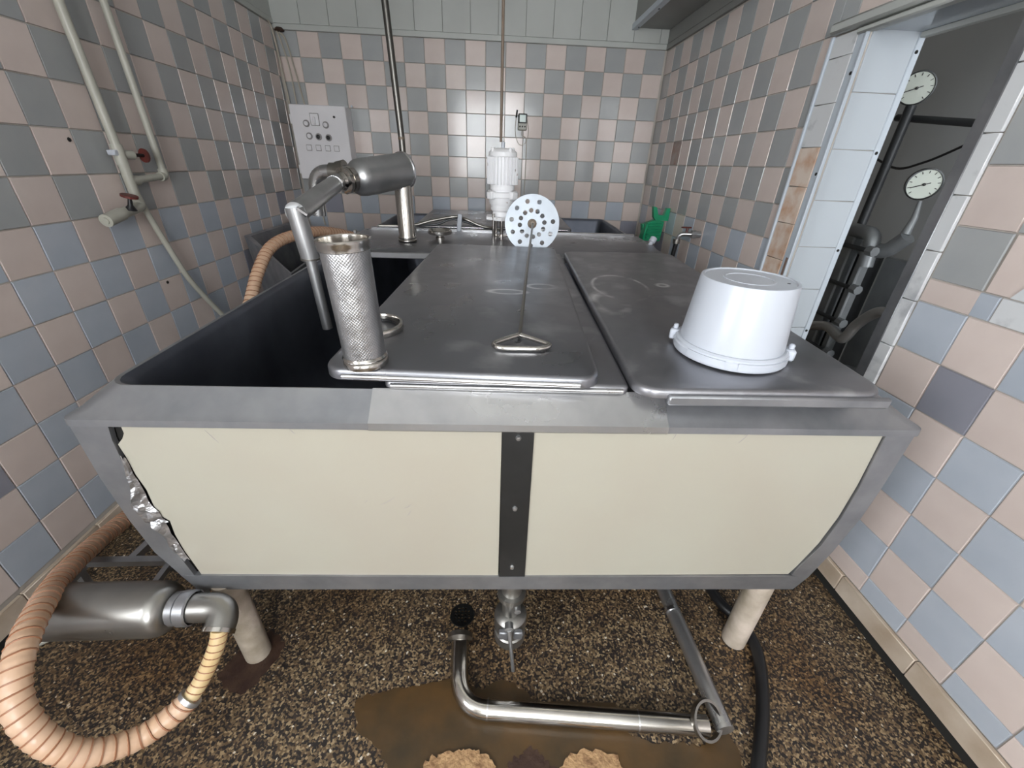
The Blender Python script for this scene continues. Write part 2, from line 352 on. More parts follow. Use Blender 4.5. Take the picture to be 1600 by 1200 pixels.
def grid(a_lines, z_lines, colour, skip=None):
    out = []
    for i in range(len(a_lines) - 1):
        for k in range(len(z_lines) - 1):
            a0, a1, z0, z1 = a_lines[i], a_lines[i + 1], z_lines[k], z_lines[k + 1]
            if a1 - a0 < 0.012 or z1 - z0 < 0.012: continue
            ca, cz = (a0 + a1) / 2, (z0 + z1) / 2
            if skip and skip(ca, cz): continue
            out.append((ca, cz, a1 - a0 - J, z1 - z0 - J, colour(i, k, ca, cz)))
    return out
def lines(origin, lo, hi):
    n0 = math.ceil((lo - origin) / TS - 0.02); n1 = math.floor((hi - origin) / TS + 0.02)
    L = [origin + TS * n for n in range(n0, n1 + 1)]
    if L[0] - lo > 0.012: L.insert(0, lo)
    if hi - L[-1] > 0.012: L.append(hi)
    return L
rv = random.Random(3)
def second(z):
    if z > 1.15: return 'grey'
    return 'violet' if rv.random() < 0.09 else 'blue'
def par(o, a): return math.floor((a - o) / TS + 1e-6)
# back wall
ox, oz = -0.4843, 2.2
place_tiles(wall_b, lambda a, z: T(a, YB + GR, z), grid(lines(ox, XL, XR), lines(oz, 0.1, 2.2), lambda i, k, a, z: 'pink' if (par(ox, a) + par(oz, z) + 1) % 2 == 0 else second(z)))
# left wall (along = y)
oy, oz2 = 1.4008, 1.0282
place_tiles(wall_l, lambda a, z: T(XL - GR, a, z) @ RZ(PI / 2), grid(lines(oy, YR, YB), lines(oz2, 0.125, 2.228), lambda i, k, a, z: 'pink' if (par(oy, a) + par(oz2, z)) % 2 == 0 else second(z), lambda a, z: LY0 - 0.08 < a < LY1 + 0.08 and z > LZ0 - 0.08))
# right wall beyond the doorway
oy3, oz3 = 2.0296, 1.4428
def rcol(i, k, a, z):
    if abs(a - (oy3 + 8.5 * TS)) < 0.05 and abs(z - (oz3 + 0.5 * TS)) < 0.05: return 'brown'
    return second(z) if (par(oy3, a) + par(oz3, z)) % 2 == 0 else 'pink'
far = grid(lines(oy3, 1.965, YB), lines(oz3, 0.1, 2.2), rcol)
far += grid([oy3 - 3 * TS - 0.06, oy3 - 3 * TS, oy3 - 2 * TS, oy3 - TS, oy3 - 0.0646], [1.905, oz3 + 4 * TS, oz3 + 5 * TS], rcol)
# right wall on the near side of the doorway
oy4 = 1.1785
zn = [0.115, 0.188, 0.338, 0.488, 0.637, 0.787, 0.937, 1.087, 1.155, 1.305, 1.456, 1.606, 1.756, 1.906, 2.056, 2.2]
yn = [oy4 - TS * n for n in range(19, -1, -1)]
def ncol(i, k, a, z):
    c = round((oy4 - a) / TS - 0.5); b = (c + k) % 2 == (0 if k < 7 else 1)
    if k == 7: b = c % 2 == 1
    if k >= 8: b = (c + k) % 2 == 0
    return second(z) if b else 'pink'
near = grid(yn, zn, ncol, lambda a, z: (0.86 < a < 1.03 and 1.087 < z < 1.155) or (0.86 < a < 0.96 and 1.155 < z < 1.3))
near += [(1.006, 1.121, 0.05, 0.065, 'blue'), (0.925, 1.121, 0.105, 0.066, 'marble'), (0.965, 1.23, 0.115, 0.147, 'pink')]
near += grid([1.19, 1.965], [1.905, 2.2], lambda i, k, a, z: 'pink')[:0]
place_tiles(wall_r, lambda a, z: T(XR + GR, a, z) @ RZ(-PI / 2), far + near)
# white broken repair patch beside the doorway
YZX = Matrix(((0, 0, 1, 0), (1, 0, 0, 0), (0, 1, 0, 0), (0, 0, 0, 1)))
obj('repair_patch', MB().prism([(0.96, 1.158), (0.938, 1.20), (0.93, 1.24), (0.915, 1.27), (0.912, 1.30), (0.86, 1.30), (0.86, 1.158)], XR - 0.002, XR + 0.006, YZX), M_['marble'], wall_r)
# skirting
for nm, wall in (('baseboard_right', 1), ('baseboard_left', 0)):
    x = XR if wall else XL; sg = -1 if wall else 1; y1 = DY0 if wall else YB
    g = struct(nm, MB().box((min(x, x + sg * 0.006), YR, 0), (max(x, x + sg * 0.006), y1, 0.036)), M_['dark'])
    y = 0.25 if wall else 0.15
    yy = YR
    while yy < y1 - 0.05:
        e = min(yy + 0.295, y1)
        obj('skirting_tile', MB().box((min(x - sg * 0.004, x + sg * 0.011), yy + 0.0015, 0.036), (max(x - sg * 0.004, x + sg * 0.011), e - 0.0015, 0.113), None, 0.002), M_['skirt'], g)
        yy += 0.295
struct('baseboard_back', MB().box((XL, YB - 0.01, 0), (XR, YB + GR, 0.1), None, 0.002), M_['skirt'])
# plastic panelling above the tiles
tr = struct('trim_1', MB().box((XL, YB - 0.012, 2.2), (XR, YB + GR, 2.235), None, 0.003), M_['pvc'])
x = XL
while x < XR - 0.01:
    e = min(x + 0.2, XR); obj('panel_board', MB().box((x + 0.001, YB - 0.008, 2.236), (e - 0.001, YB + GR, ZC), None, 0.0015), M_['pvc'], tr); x += 0.2
tr = struct('trim_2', MB().box((XL - GR, YR, 2.228), (XL + 0.012, YB, 2.262), None, 0.003), M_['pvc'])
y = YB
while y > YR + 0.01:
    e = max(y - 0.25, YR); obj('panel_board', MB().box((XL - GR, e + 0.001, 2.263), (XL + 0.008, y - 0.001, ZC), None, 0.0015), M_['pvc'], tr); y -= 0.25
tr = struct('trim_3', MB().box((XR - 0.012, YR, 2.2), (XR + GR, YB, 2.235), None, 0.003), M_['soffit'])
obj('panel_board', MB().box((XR - 0.008, YR, 2.236), (XR + GR, YB, 2.32), None, 0.002), M_['soffit'], tr)
sof = struct('trim_4', MB().box((1.05, YR, 2.32), (XR + GR, YB, ZC)), M_['soffit'])
obj('corner_strip', MB().box((1.035, YR, 2.305), (1.075, YB, 2.345), None, 0.004), M_['frame'], sof)
for n in range(9): obj('screw', MB().lathe([(0, -0.002), (0.006, -0.001), (0.006, 0.004)], 8, T(1.06, 3.75 - n * 0.4, 2.304)), M_['dark'], sof)

# doorway
door = struct('door_1', MB().box((XR - 0.012, 1.955, 0), (XR + 0.004, 1.967, 1.885), None, 0.002), M_['frame'])
zs = [0.0, 0.155, 0.31, 0.465, 0.62, 0.77, 0.92, 1.072, 1.224, 1.37, 1.516, 1.664, 1.814, 1.885]
for k in range(len(zs) - 1):
    mk = 'marble_pink' if 0.9 < zs[k] < 1.5 or zs[k] < 0.7 else 'marble'
    obj('border_tile', MB().box((XR - 0.005, 1.835, zs[k] + 0.0012), (XR + GR, 1.953, zs[k + 1] - 0.0012), None, 0.0015), M_[mk], door)
zs2 = [0.0, 0.18, 0.33, 0.48, 0.63, 0.78, 0.931, 1.082, 1.23, 1.381, 1.531, 1.683, 1.835, 1.885]
for k in range(len(zs2) - 1):
    obj('border_tile', MB().box((XR - 0.006, 1.182, zs2[k] + 0.0012), (XR + GR, 1.226, zs2[k + 1] - 0.0012), None, 0.0015), M_['marble'], door)
obj('corner_profile', MB().box((XR - 0.004, 1.80, 0), (XR + GR, 1.834, 1.875), None, 0.003).box((XR - 0.008, 1.788, 0), (XR + 0.006, 1.799, 1.875), None, 0.003), M_['frame'], door)
obj('corner_profile', MB().box((XR - 0.004, 1.2275, 0), (XR + 0.03, 1.268, DZ), None, 0.003), M_['rim'], door)
z = 0.04
while z < DZ - 0.02:
    e = min(z + 0.1835, DZ - 0.01)
    obj('jamb_tile', MB().box((XR + 0.012, DY1 - 0.006, z + 0.001), (xo - 0.022, DY1 + 0.004, e - 0.001), None, 0.0015), M_['white_tile'], door); z += 0.1835
obj('jamb_edge', MB().box((xo - 0.022, DY1 - 0.009, 0), (xo + 0.004, DY1 + 0.004, DZ), None, 0.003), M_['frame'], door)
for zz in (1.815, 1.50, 1.13, 0.76): obj('screw', MB().lathe([(0, -0.011), (0.006, -0.0105), (0.006, 0)], 8, T(xo - 0.012, DY1, zz) @ RX(-PI / 2)), M_['dark'], door)
for zz in (1.75, 1.42): obj('screw', MB().lathe([(0, -0.007), (0.006, -0.006), (0.006, 0)], 8, T(XR, 1.806, zz) @ RY(PI / 2)), M_['dark'], door)
obj('hinge_slot', MB().box((XR - 0.0055, 1.80, 1.0), (XR, 1.815, 1.09), None, 0.001), M_['brown'], door)
obj('header_rail', MB().box((XR - 0.03, 1.19, 1.888), (XR + 0.004, 1.965, 1.925), None, 0.008), M_['pvc'], door)
obj('header_rail', MB().box((XR - 0.016, 1.23, 1.866), (XR + 0.02, 1.835, 1.886), None, 0.005), M_['pvc'], door)
obj('header_board', MB().box((XR + 0.021, 1.23, 1.872), (xo, DY1, 1.884), None, 0.002), M_['white_tile'], door)
obj('header_board', MB().box((xo - 0.02, 1.23, 1.855), (xo + 0.006, DY1, 1.872), None, 0.002), M_['pvc'], door)

# worn patches in the floor
def rough(poly, amp=0.006, k=5, seed=1):
    rr = random.Random(seed); out = []
    for i in range(len(poly)):
        (x0, y0), (x1, y1) = poly[i], poly[(i + 1) % len(poly)]
        for j in range(k):
            t = j / k; a = 0 if j == 0 else amp; out.append((x0 + (x1 - x0) * t + rr.uniform(-a, a), y0 + (y1 - y0) * t + rr.uniform(-a, a)))
    return out
obj('worn_patch', MB().prism(rough([(-0.391, 0.625), (-0.382, 0.654), (-0.335, 0.662), (-0.273, 0.676), (-0.2, 0.682), (-0.12, 0.694), (-0.091, 0.706), (-0.06, 0.676), (-0.016, 0.663), (0.02, 0.68), (0.049, 0.689), (0.088, 0.677), (0.134, 0.634), (0.25, 0.622), (0.384, 0.615), (0.40, 0.56), (0.408, 0.533), (0.484, 0.511), (0.54, 0.512), (0.598, 0.5), (0.64, 0.52), (0.683, 0.545), (0.7, 0.501), (0.692, 0.452), (0.66, 0.38), (0.4, 0.36), (0.1, 0.40), (-0.2, 0.42), (-0.261, 0.488), (-0.296, 0.529), (-0.358, 0.567)]), -0.004, 0.0022), M_['dirt'], floor)
obj('exposed_screed', MB().prism(rough([(-0.17, 0.48), (-0.162, 0.497), (-0.13, 0.508), (-0.104, 0.515), (-0.061, 0.518), (-0.03, 0.512), (0.0, 0.505), (0.026, 0.477), (0.03, 0.43), (-0.06, 0.40), (-0.15, 0.43)]), -0.004, 0.009), M_['stone'], floor)
obj('exposed_screed', MB().prism(rough([(0.195, 0.47), (0.23, 0.50), (0.3, 0.506), (0.36, 0.49), (0.37, 0.44), (0.2, 0.43)]), -0.004, 0.006), M_['stone'], floor)
obj('worn_patch', MB().prism(rough([(0.055, 0.47), (0.061, 0.489), (0.09, 0.50), (0.124, 0.521), (0.145, 0.505), (0.156, 0.486), (0.189, 0.471), (0.18, 0.42), (0.08, 0.42)]), -0.004, 0.0035), M_['rust'], floor)
obj('rust_stain', MB().prism(rough([(-0.83, 0.73), (-0.80, 0.80), (-0.733, 0.864), (-0.69, 0.845), (-0.66, 0.81), (-0.68, 0.75), (-0.70, 0.70), (-0.73, 0.672), (-0.79, 0.69)]), -0.004, 0.0012), M_['rust'], floor)

# ------------------------------------------------------------------ the curd vat (its own frame: u right, v away, h up from the rim)
A_ = math.radians(-1.3)
ex = Vector((math.cos(A_), math.sin(A_), 0)); ey = Vector((-math.sin(A_), math.cos(A_), 0.015)).normalized(); ez = ex.cross(ey)
VAT = Matrix(((ex.x, ey.x, ez.x, 0.0), (ex.y, ey.y, ez.y, 0.70), (ex.z, ey.z, ez.z, 0.97), (0, 0, 0, 1)))
VATI = VAT.inverted()
def wv(p): return tuple(VATI @ Vector(p))
vat = thing('steel_vat', 'large stainless steel vat with cream front panels on short legs', 'vat', VAT)
VE = 3.09
# outer outline of the end plate (u, h), clockwise from the upper left
sideL = [(-0.879, -0.05), (-0.880, -0.213), (-0.871, -0.345), (-0.855, -0.461), (-0.822, -0.55), (-0.797, -0.605)]
sideR = [(0.965, -0.05), (0.965, -0.218), (0.960, -0.328), (0.939, -0.458), (0.914, -0.56), (0.890, -0.610)]
outl = sideL + sideR[::-1]
FY = 0.043
VERT = Matrix(((1, 0, 0, 0), (0, 0, 1, 0), (0, 1, 0, 0), (0, 0, 0, 1)))     # polygon (x, y) drawn as (u, h), depth along v
obj('shell', MB().prism([(u * 0.985 + 0.0007, min(h, -0.06)) for u, h in outl][:], FY + 0.012, FY + 0.03, VERT), M_['dark'], vat)
mb = MB(); n = len(outl)
l0 = [(u * 0.99, FY + 0.014, h) for u, h in outl]; l1 = [(u * 0.99, VE, h) for u, h in outl]
vs = l0 + l1; mb.add(vs, [(i, i + 1, n + i + 1, n + i) for i in range(n - 1)] + [tuple(range(n, 2 * n))])
obj('shell', mb, M_['rim'], vat)
# the open tub
TL, TR, TF = -0.822, 0.902, 0.10
lo = []
for du, h, r in ((0, 0.0, 0.05), (0.012, -0.02, 0.05), (0.02, -0.3, 0.07), (0.05, -0.44, 0.1), (0.14, -0.52, 0.14)):
    lo.append([(x, y, h) for x, y in rrect(TL + du, TR - du, TF + du, VE - 0.02 - du, r)])
obj('tub', MB().loops(lo, cap1=True), M_['tub'], vat)
# sloping drip rim round the opening
inner = rrect(TL, TR, TF, VE - 0.02, 0.05); inn2 = rrect(TL - 0.006, TR + 0.006, TF - 0.006, VE - 0.014, 0.05)
mid = rrect(-0.868, 0.958, 0.046, VE + 0.016, 0.03); out_ = rrect(-0.885, 0.975, 0.032, VE + 0.03, 0.02)
lp = [[(x, y, -0.012) for x, y in inner], [(x, y, 0.001) for x, y in inner], [(x, y, 0.003) for x, y in inn2], [(x, y, -0.036) for x, y in mid], [(x, y, -0.046) for x, y in out_], [(x, y, -0.062) for x, y in rrect(-0.886, 0.976, 0.031, VE + 0.031, 0.02)], [(x, y, -0.062) for x, y in rrect(-0.86, 0.95, 0.06, VE, 0.02)]]
obj('rim', MB().loops(lp), M_['rim'], vat)
def slope(y): return 0.003 - (TF - 0.006 - y) * 0.039 / 0.048 if y < TF - 0.006 else 0.003
mb = MB(); prof = [(0.094, 0.0055), (0.046, -0.0335), (0.030, -0.0445), (0.028, -0.060)]
mb.add([(u, y, h) for u in (-0.255, 0.392) for y, h in prof] + [(u, y + 0.003, h - 0.004) for u in (-0.255, 0.392) for y, h in prof],
       [(i, i + 1, i + 5, i + 4) for i in range(3)] + [(i + 8, i + 12, i + 13, i + 9) for i in range(3)] + [(i, i + 8, i + 9, i + 1) for i in range(3)] + [(i + 4, i + 5, i + 13, i + 12) for i in range(3)] + [(0, 4, 12, 8), (3, 11, 15, 7)])
obj('rim_patch_plate', mb, M_['bright'] if False else M_['steel'], vat)
# front frame and panels
def band(path, w0, w1): pass
inL = [(-0.800, -0.062), (-0.808, -0.103), (-0.815, -0.213), (-0.817, -0.313), (-0.806, -0.43), (-0.786, -0.555)]
inR = [(0.898, -0.062), (0.908, -0.218), (0.908, -0.330), (0.898, -0.43), (0.868, -0.53), (0.862, -0.555)]
def strip(poly, y0, y1, name, m, lab=None): return obj(name, MB().prism(poly, y0, y1, VERT), m, vat, lab)
for nm, o_, i_ in (('side_post', sideL, inL), ('side_post', sideR, inR)):
    P = [(o_[0][0], -0.06)] + o_[1:5] + [(o_[4][0] * 0.985, -0.565)]
    strip(P + i_[::-1], FY - 0.004, FY + 0.008, nm, M_['rim'])
strip([sideL[4], (-0.797, -0.612), (0.888, -0.617), sideR[4], (0.90, -0.558), (0.03, -0.561), (-0.80, -0.553)], FY - 0.0045, FY + 0.010, 'bottom_rail', M_['rim'])
strip([(0.030, -0.06), (0.032, -0.562), (0.103, -0.562), (0.100, -0.06)], FY - 0.003, FY + 0.008, 'middle_post', M_['post'])
for hh in (-0.085, -0.30, -0.52): obj('rivet', MB().lathe([(0, -0.006), (0.005, -0.005), (0.007, 0)], 10, T(0.066, FY - 0.003, hh) @ RX(-PI / 2)), M_['steel'], vat)
tornL = [(-0.779, -0.062), (-0.781, -0.088), (-0.79, -0.102), (-0.806, -0.118), (-0.803, -0.15), (-0.803, -0.205), (-0.797, -0.25), (-0.80, -0.30), (-0.796, -0.335), (-0.781, -0.352), (-0.786, -0.40), (-0.784, -0.46), (-0.776, -0.52), (-0.772, -0.5545)]
strip([(0.029, -0.061), (0.029, -0.5605)][::1] + tornL[::-1], FY + 0.001, FY + 0.006, 'front_panel', M_['cream'], 'cream laminate front panel with a torn left edge')
strip([(0.101, -0.061), (0.103, -0.5605)] + [(0.855, -0.556), (0.868, -0.52), (0.892, -0.43), (0.904, -0.33), (0.905, -0.218), (0.896, -0.061)], FY + 0.001, FY + 0.006, 'front_panel', M_['cream'])
for u0, h0, u1, h1 in ((-0.262, -0.295, -0.224, -0.268), (-0.30, -0.287, -0.29, -0.276), (-0.205, -0.305, -0.186, -0.291), (-0.20, -0.33, -0.19, -0.312), (0.42, -0.064, 0.414, -0.088), (0.585, -0.066, 0.568, -0.095), (-0.43, -0.07, -0.42, -0.085), (-0.61, -0.075, -0.59, -0.11)):
    obj('scratch', MB().tube([(u0, FY + 0.0008, h0), ((u0 + u1) / 2 + 0.001, FY + 0.0008, (h0 + h1) / 2 - 0.001), (u1, FY + 0.0008, h1)], [0.0003, 0.0007, 0.0003], 5), M_['boxline'], vat)
# crumpled foil insulation squeezing out at the torn edge
rf = random.Random(5); mb = MB(); cx = [(-0.806, -0.15, 0.004), (-0.812, -0.20, 0.008), (-0.815, -0.24, 0.012), (-0.822, -0.275, 0.020), (-0.824, -0.305, 0.024), (-0.818, -0.33, 0.024), (-0.81, -0.352, 0.024), (-0.803, -0.372, 0.014), (-0.80, -0.40, 0.010), (-0.798, -0.43, 0.011), (-0.793, -0.46, 0.010), (-0.787, -0.49, 0.008)]
rows = []
for k, (u, h, w) in enumerate(cx):
    for sub in range(2):
        if k == len(cx) - 1 and sub: break
        t = sub / 2; u2 = u + (cx[min(k + 1, len(cx) - 1)][0] - u) * t; h2 = h + (cx[min(k + 1, len(cx) - 1)][1] - h) * t; w2 = w + (cx[min(k + 1, len(cx) - 1)][2] - w) * t
        rows.append([(u2 + w2 * (-1 + j * 0.4) * rf.uniform(0.8, 1.2), FY - 0.002 - (0.012 * (1 - (j - 2.5) ** 2 / 6.25) * rf.uniform(0.2, 1.5)) * min(1, w2 / 0.015), h2 + rf.uniform(-0.006, 0.006)) for j in range(6)])
mb.add([p for r in rows for p in r], [(i * 6 + j, i * 6 + j + 1, i * 6 + 7 + j, i * 6 + 6 + j) for i in range(len(rows) - 1) for j in range(5)])
obj('foil_insulation', mb, M_['foil'], vat, 'crumpled silver foil insulation at the torn edge', ang=12)
# legs
for (x, y) in ((0.848, 0.79), (-0.738, 0.795), (0.80, 3.35), (-0.72, 3.35)):
    p0 = wv((x, y, 0.0)); p1 = wv((x, y, 0.362 + 0.015 * (y - 0.7)))
    obj('leg', MB().tube([p0, p1], 0.0375, 20), M_['legpaint'], vat)
# bridge plate across the vat and the low baffle behind it
mb = MB(); pr = [(1.465, -0.014), (1.465, 0.012), (1.472, 0.016), (1.70, 0.018), (1.745, 0.024), (2.09, 0.024), (2.10, 0.02), (2.10, -0.012)]
n = len(pr); mb.add([(-0.83, y, h) for y, h in pr] + [(0.915, y, h) for y, h in pr], [tuple(range(n)), tuple(range(n, 2 * n))[::-1]] + [(i, (i + 1) % n, n + (i + 1) % n, n + i) for i in range(n)])
obj('bridge_plate', mb, M_['cover'], vat)
obj('bridge_lip', MB().box((-0.83, 1.452, -0.018), (0.915, 1.466, 0.012), None, 0.003), M_['steel'], vat)
obj('bridge_lip', MB().box((-0.80, 2.10, 0.012), (0.90, 2.118, 0.034), None, 0.003), M_['bright'], vat)
# outlet valve under the middle
vo = Vector(wv((0.073, 0.785, 0.0)))
M0 = T(vo.x, vo.y, vo.z)
vb = obj('outlet_valve', MB().lathe([(0.03, 0.365), (0.03, 0.305), (0.042, 0.303), (0.042, 0.285), (0.028, 0.281), (0.026, 0.205), (0.042, 0.20), (0.050, 0.19), (0.050, 0.14), (0.044, 0.134), (0.044, 0.115), (0.049, 0.111), (0.049, 0.075), (0.045, 0.07), (0.040, 0.072), (0.036, 0.11), (0.034, 0.2), (0, 0.2)], 28, M0), M_['dull'], vat)
obj('lever_handle', MB().tube([(vo.x - 0.006, vo.y - 0.058, vo.z + 0.203), (vo.x - 0.002, vo.y - 0.068, vo.z + 0.165), (vo.x + 0.010, vo.y - 0.095, vo.z + 0.05)], [0.009, 0.006, 0.0055], 10).lathe([(0, 0.022), (0.013, 0.020), (0.013, 0.0)], 16, T(vo.x - 0.006, vo.y - 0.042, vo.z + 0.205) @ RX(PI / 2)), M_['satin'], vb)
obj('clamp_bolt', MB().lathe([(0, 0.012), (0.010, 0.010), (0.010, -0.03)], 14, T(vo.x + 0.018, vo.y - 0.028, vo.z + 0.255) @ RX(PI / 2)), M_['satin'], vb)
for sx in (-1, 1): obj('clamp_lug', MB().box((vo.x + sx * 0.022 - 0.014, vo.y - 0.058, vo.z + 0.148), (vo.x + sx * 0.022 + 0.014, vo.y - 0.042, vo.z + 0.182), None, 0.003), M_['rim'], vb)

def vthing(name, label, cat, u, v, h, rz=0.0, rx=0.0, ry=0.0, group=None):
    return thing(name, label, cat, VAT @ T(u, v, h) @ RZ(rz) @ RX(rx) @ RY(ry), group)
def lid(name, label, u, v, h, w, d, rz, m, rx=0.0, ry=0.0, t=0.022, lip=None, r=0.03):
    t_ = vthing(name, label, 'lid', u, v, h, rz, rx, ry, 'steel covers lying on the vat')
    a = rrect(-w / 2, w / 2, -d / 2, d / 2, r, 6)
    def sh(k): return rrect(-w / 2 + k, w / 2 - k, -d / 2 + k, d / 2 - k, max(r - k * 0.5, 0.004), 6)
    obj('sheet', MB().loops([[(x, y, 0) for x, y in sh(0.004)], [(x, y, 0) for x, y in a], [(x, y, t - 0.008) for x, y in a], [(x, y, t - 0.002) for x, y in sh(0.003)], [(x, y, t) for x, y in sh(0.010)]], cap1=True, cap0=True), m, t_, ang=50)
    if lip: obj('front_lip', MB().tube([(-w / 2 + r, -d / 2 - 0.001, t * 0.35), (w / 2 - r, -d / 2 - 0.001, t * 0.35)], 0.006, 10), lip, t_)
    return t_
lid('vat_cover', 'dark steel cover lying mostly hidden underneath the skimmer cover', 0.052, 0.79, 0.006, 0.54, 1.40, math.radians(-1.0), M_['cover2'], t=0.018, lip=M_['steel'], r=0.015)
lid('vat_cover', 'dark smooth steel cover with the skimmer and perforated tube on it', -0.028, 0.79, 0.026, 0.60, 1.42, math.radians(-2.6), M_['cover'], t=0.026, lip=M_['bright'], r=0.045)
c2 = lid('vat_cover', 'scratched warped steel cover with the white bucket on it', 0.600, 0.745, 0.022, 0.545, 1.40, math.radians(-1.2), M_['cover2'], rx=0.004, ry=-0.012, t=0.022, r=0.05)
obj('front_lip', MB().box((-0.205, -0.712, -0.012), (0.272, -0.698, 0.012), None, 0.004), M_['rim'], c2)
lid('vat_cover', 'dark steel cover set back over the rear basin behind the motor', -0.02, 2.64, 0.02, 1.05, 0.86, 0.0, M_['cover'], t=0.02, lip=M_['bright'], r=0.03)

# ------------------------------------------------------------------ things on the covers
b = vthing('bucket', 'white plastic bucket standing upside down on the scratched cover', 'bucket', 0.598, 0.243, 0.047)
obj('pail', MB().lathe([(0.119, 0.004), (0.122, 0.02), (0.120, 0.03), (0.119, 0.03), (0.1055, 0.178), (0.1035, 0.183), (0.098, 0.1835), (0.0955, 0.181), (0, 0.1805)], 48), M_['white'], b)
obj('rim_ring', MB().lathe([(0.119, 0.0), (0.130, 0.0), (0.132, 0.004), (0.132, 0.018), (0.129, 0.021), (0.129, 0.026), (0.124, 0.03), (0.119, 0.03)], 48), M_['white'], b)
obj('base_emboss', MB().lathe([(0.050, 0.1803), (0.051, 0.1818), (0.056, 0.1818), (0.057, 0.1803)], 36), M_['white'], b)
obj('base_hole', MB().lathe([(0, 0.1812), (0.004, 0.1812), (0.004, 0.1800)], 10, T(0.072, -0.035, 0)), M_['dark'], b)
for a0, a1 in ((200, 240), (252, 310)):
    mb = MB(); seg = 8; P = []
    for i in range(seg + 1):
        a = math.radians(a0 + (a1 - a0) * i / seg); P.append((math.cos(a), math.sin(a)))
    mb.add([(0.1335 * c, 0.1335 * s, z) for z in (0.006, 0.022) for c, s in P] + [(0.129 * c, 0.129 * s, z) for z in (0.006, 0.022) for c, s in P],
           [(i, i + 1, seg + 2 + i, seg + 1 + i) for i in range(seg)] + [(i + 2 * seg + 2, i + 3 * seg + 3, i + 3 * seg + 4, i + 2 * seg + 3) for i in range(seg)] + [(seg + 1 + i, seg + 2 + i, 3 * seg + 4 + i, 3 * seg + 3 + i) for i in range(seg)])
    obj('rim_tab', mb, M_['white'], b)
for ang in (150, -25): obj('handle_lug', MB().box((0.12, -0.016, 0.004), (0.143, 0.016, 0.032), RZ(math.radians(ang)), 0.004).box((0.126, -0.006, 0.03), (0.138, 0.006, 0.044), RZ(math.radians(ang)), 0.003), M_['white'], b)

f = vthing('filter_cylinder', 'dented perforated steel filter tube standing on the smooth cover', 'filter', -0.270, 0.125, 0.052, ry=-0.035)
obj('perforated_wall', MB().lathe([(0.044, 0.0), (0.044, 0.02), (0.0445, 0.1), (0.0455, 0.19), (0.0462, 0.246), (0.0452, 0.246), (0.043, 0.1), (0.0425, 0.004), (0, 0.003)], 40), M_['mesh'], f)
obj('base_ring', MB().lathe([(0.0445, 0.0), (0.047, 0.0), (0.048, 0.006), (0.047, 0.012), (0.045, 0.014), (0.0475, 0.019), (0.0445, 0.024)], 40), M_['polish'], f)
obj('top_ring', MB().lathe([(0.0458, 0.240), (0.0485, 0.242), (0.0485, 0.250), (0.0505, 0.255), (0.0505, 0.260), (0.0485, 0.262), (0.0465, 0.260), (0.0452, 0.244)], 40), M_['polish'], f)
r = vthing('clamp_ring', 'small round steel ring lying behind the perforated tube', 'ring', -0.305, 0.322, 0.052)
obj('ring_band', MB().lathe([(0.066, 0.0), (0.073, 0.0), (0.075, 0.004), (0.075, 0.014), (0.072, 0.018), (0.066, 0.018), (0.064, 0.012), (0.064, 0.004), (0.066, 0.0)], 40), M_['polish'], r)
obj('gasket', MB().lathe([(0.056, 0.002), (0.0645, 0.002), (0.0645, 0.008), (0.056, 0.008), (0.056, 0.002)], 40), M_['black'], r)

# skimmer: a disc with real holes on a long rod
def disc_with_holes(R, holes, th):
    cd = bpy.data.curves.new('disc', 'CURVE'); cd.dimensions = '2D'; cd.fill_mode = 'BOTH'; cd.extrude = th / 2
    def ring(cx, cy, r, n):
        s = cd.splines.new('POLY'); s.points.add(n - 1); s.use_cyclic_u = True
        for i in range(n): s.points[i].co = (cx + r * math.cos(2 * PI * i / n), cy + r * math.sin(2 * PI * i / n), 0, 1)
    ring(0, 0, R, 56)
    for x, y, q in holes: ring(x, y, q, 14)
    o = bpy.data.objects.new('tmp', cd); C.objects.link(o); bpy.context.view_layer.update()
    me = bpy.data.meshes.new_from_object(o.evaluated_get(bpy.context.evaluated_depsgraph_get()))
    bpy.data.objects.remove(o); me.name = 'disc'; return me
hl = [(0.063 * math.cos(2 * PI * k / 12 + 0.12), 0.063 * math.sin(2 * PI * k / 12 + 0.12), 0.0113) for k in range(12)] + [(0.107 * math.cos(2 * PI * k / 11 + 0.12), 0.107 * math.sin(2 * PI * k / 11 + 0.12), 0.0115) for k in range(11) if k != 1]
RD = 0.139
sk = vthing('skimmer', 'perforated round steel skimmer leaning on its long thin rod', 'skimmer', 0.184, 1.520, 0.019)
tilt = math.radians(82)
DM = RX(tilt) @ T(0, RD, 0)
obj('disc', disc_with_holes(RD, hl, 0.003), M_['disc'], sk, M=DM)
hub = DM @ Vector((0, 0, 0.006)); end = Vector((-0.112, -1.25, 0.046))
obj('hub', MB().lathe([(0, 0.03), (0.012, 0.03), (0.014, 0.016), (0.022, 0.012), (0.024, 0.002), (0.016, 0.0)], 10, DM), M_['brownrod'], sk, 'rusty hub joint in the middle of the disc')
obj('rod', MB().tube([hub, DM @ Vector((0, 0, 0.045)), hub.lerp(end, 0.3) + Vector((0, 0, -0.006)), end], 0.005, 10), M_['darkpipe'], sk)
e = end
obj('handle_loop', MB().tube(bend([e + Vector((-0.003, 0, 0)), e + Vector((-0.072, -0.052, -0.004)), e + Vector((-0.05, -0.072, -0.005)), e + Vector((0.05, -0.072, -0.005)), e + Vector((0.078, -0.052, -0.004)), e + Vector((0.003, 0, 0))], 0.018), 0.0062, 10), M_['polish'], sk)

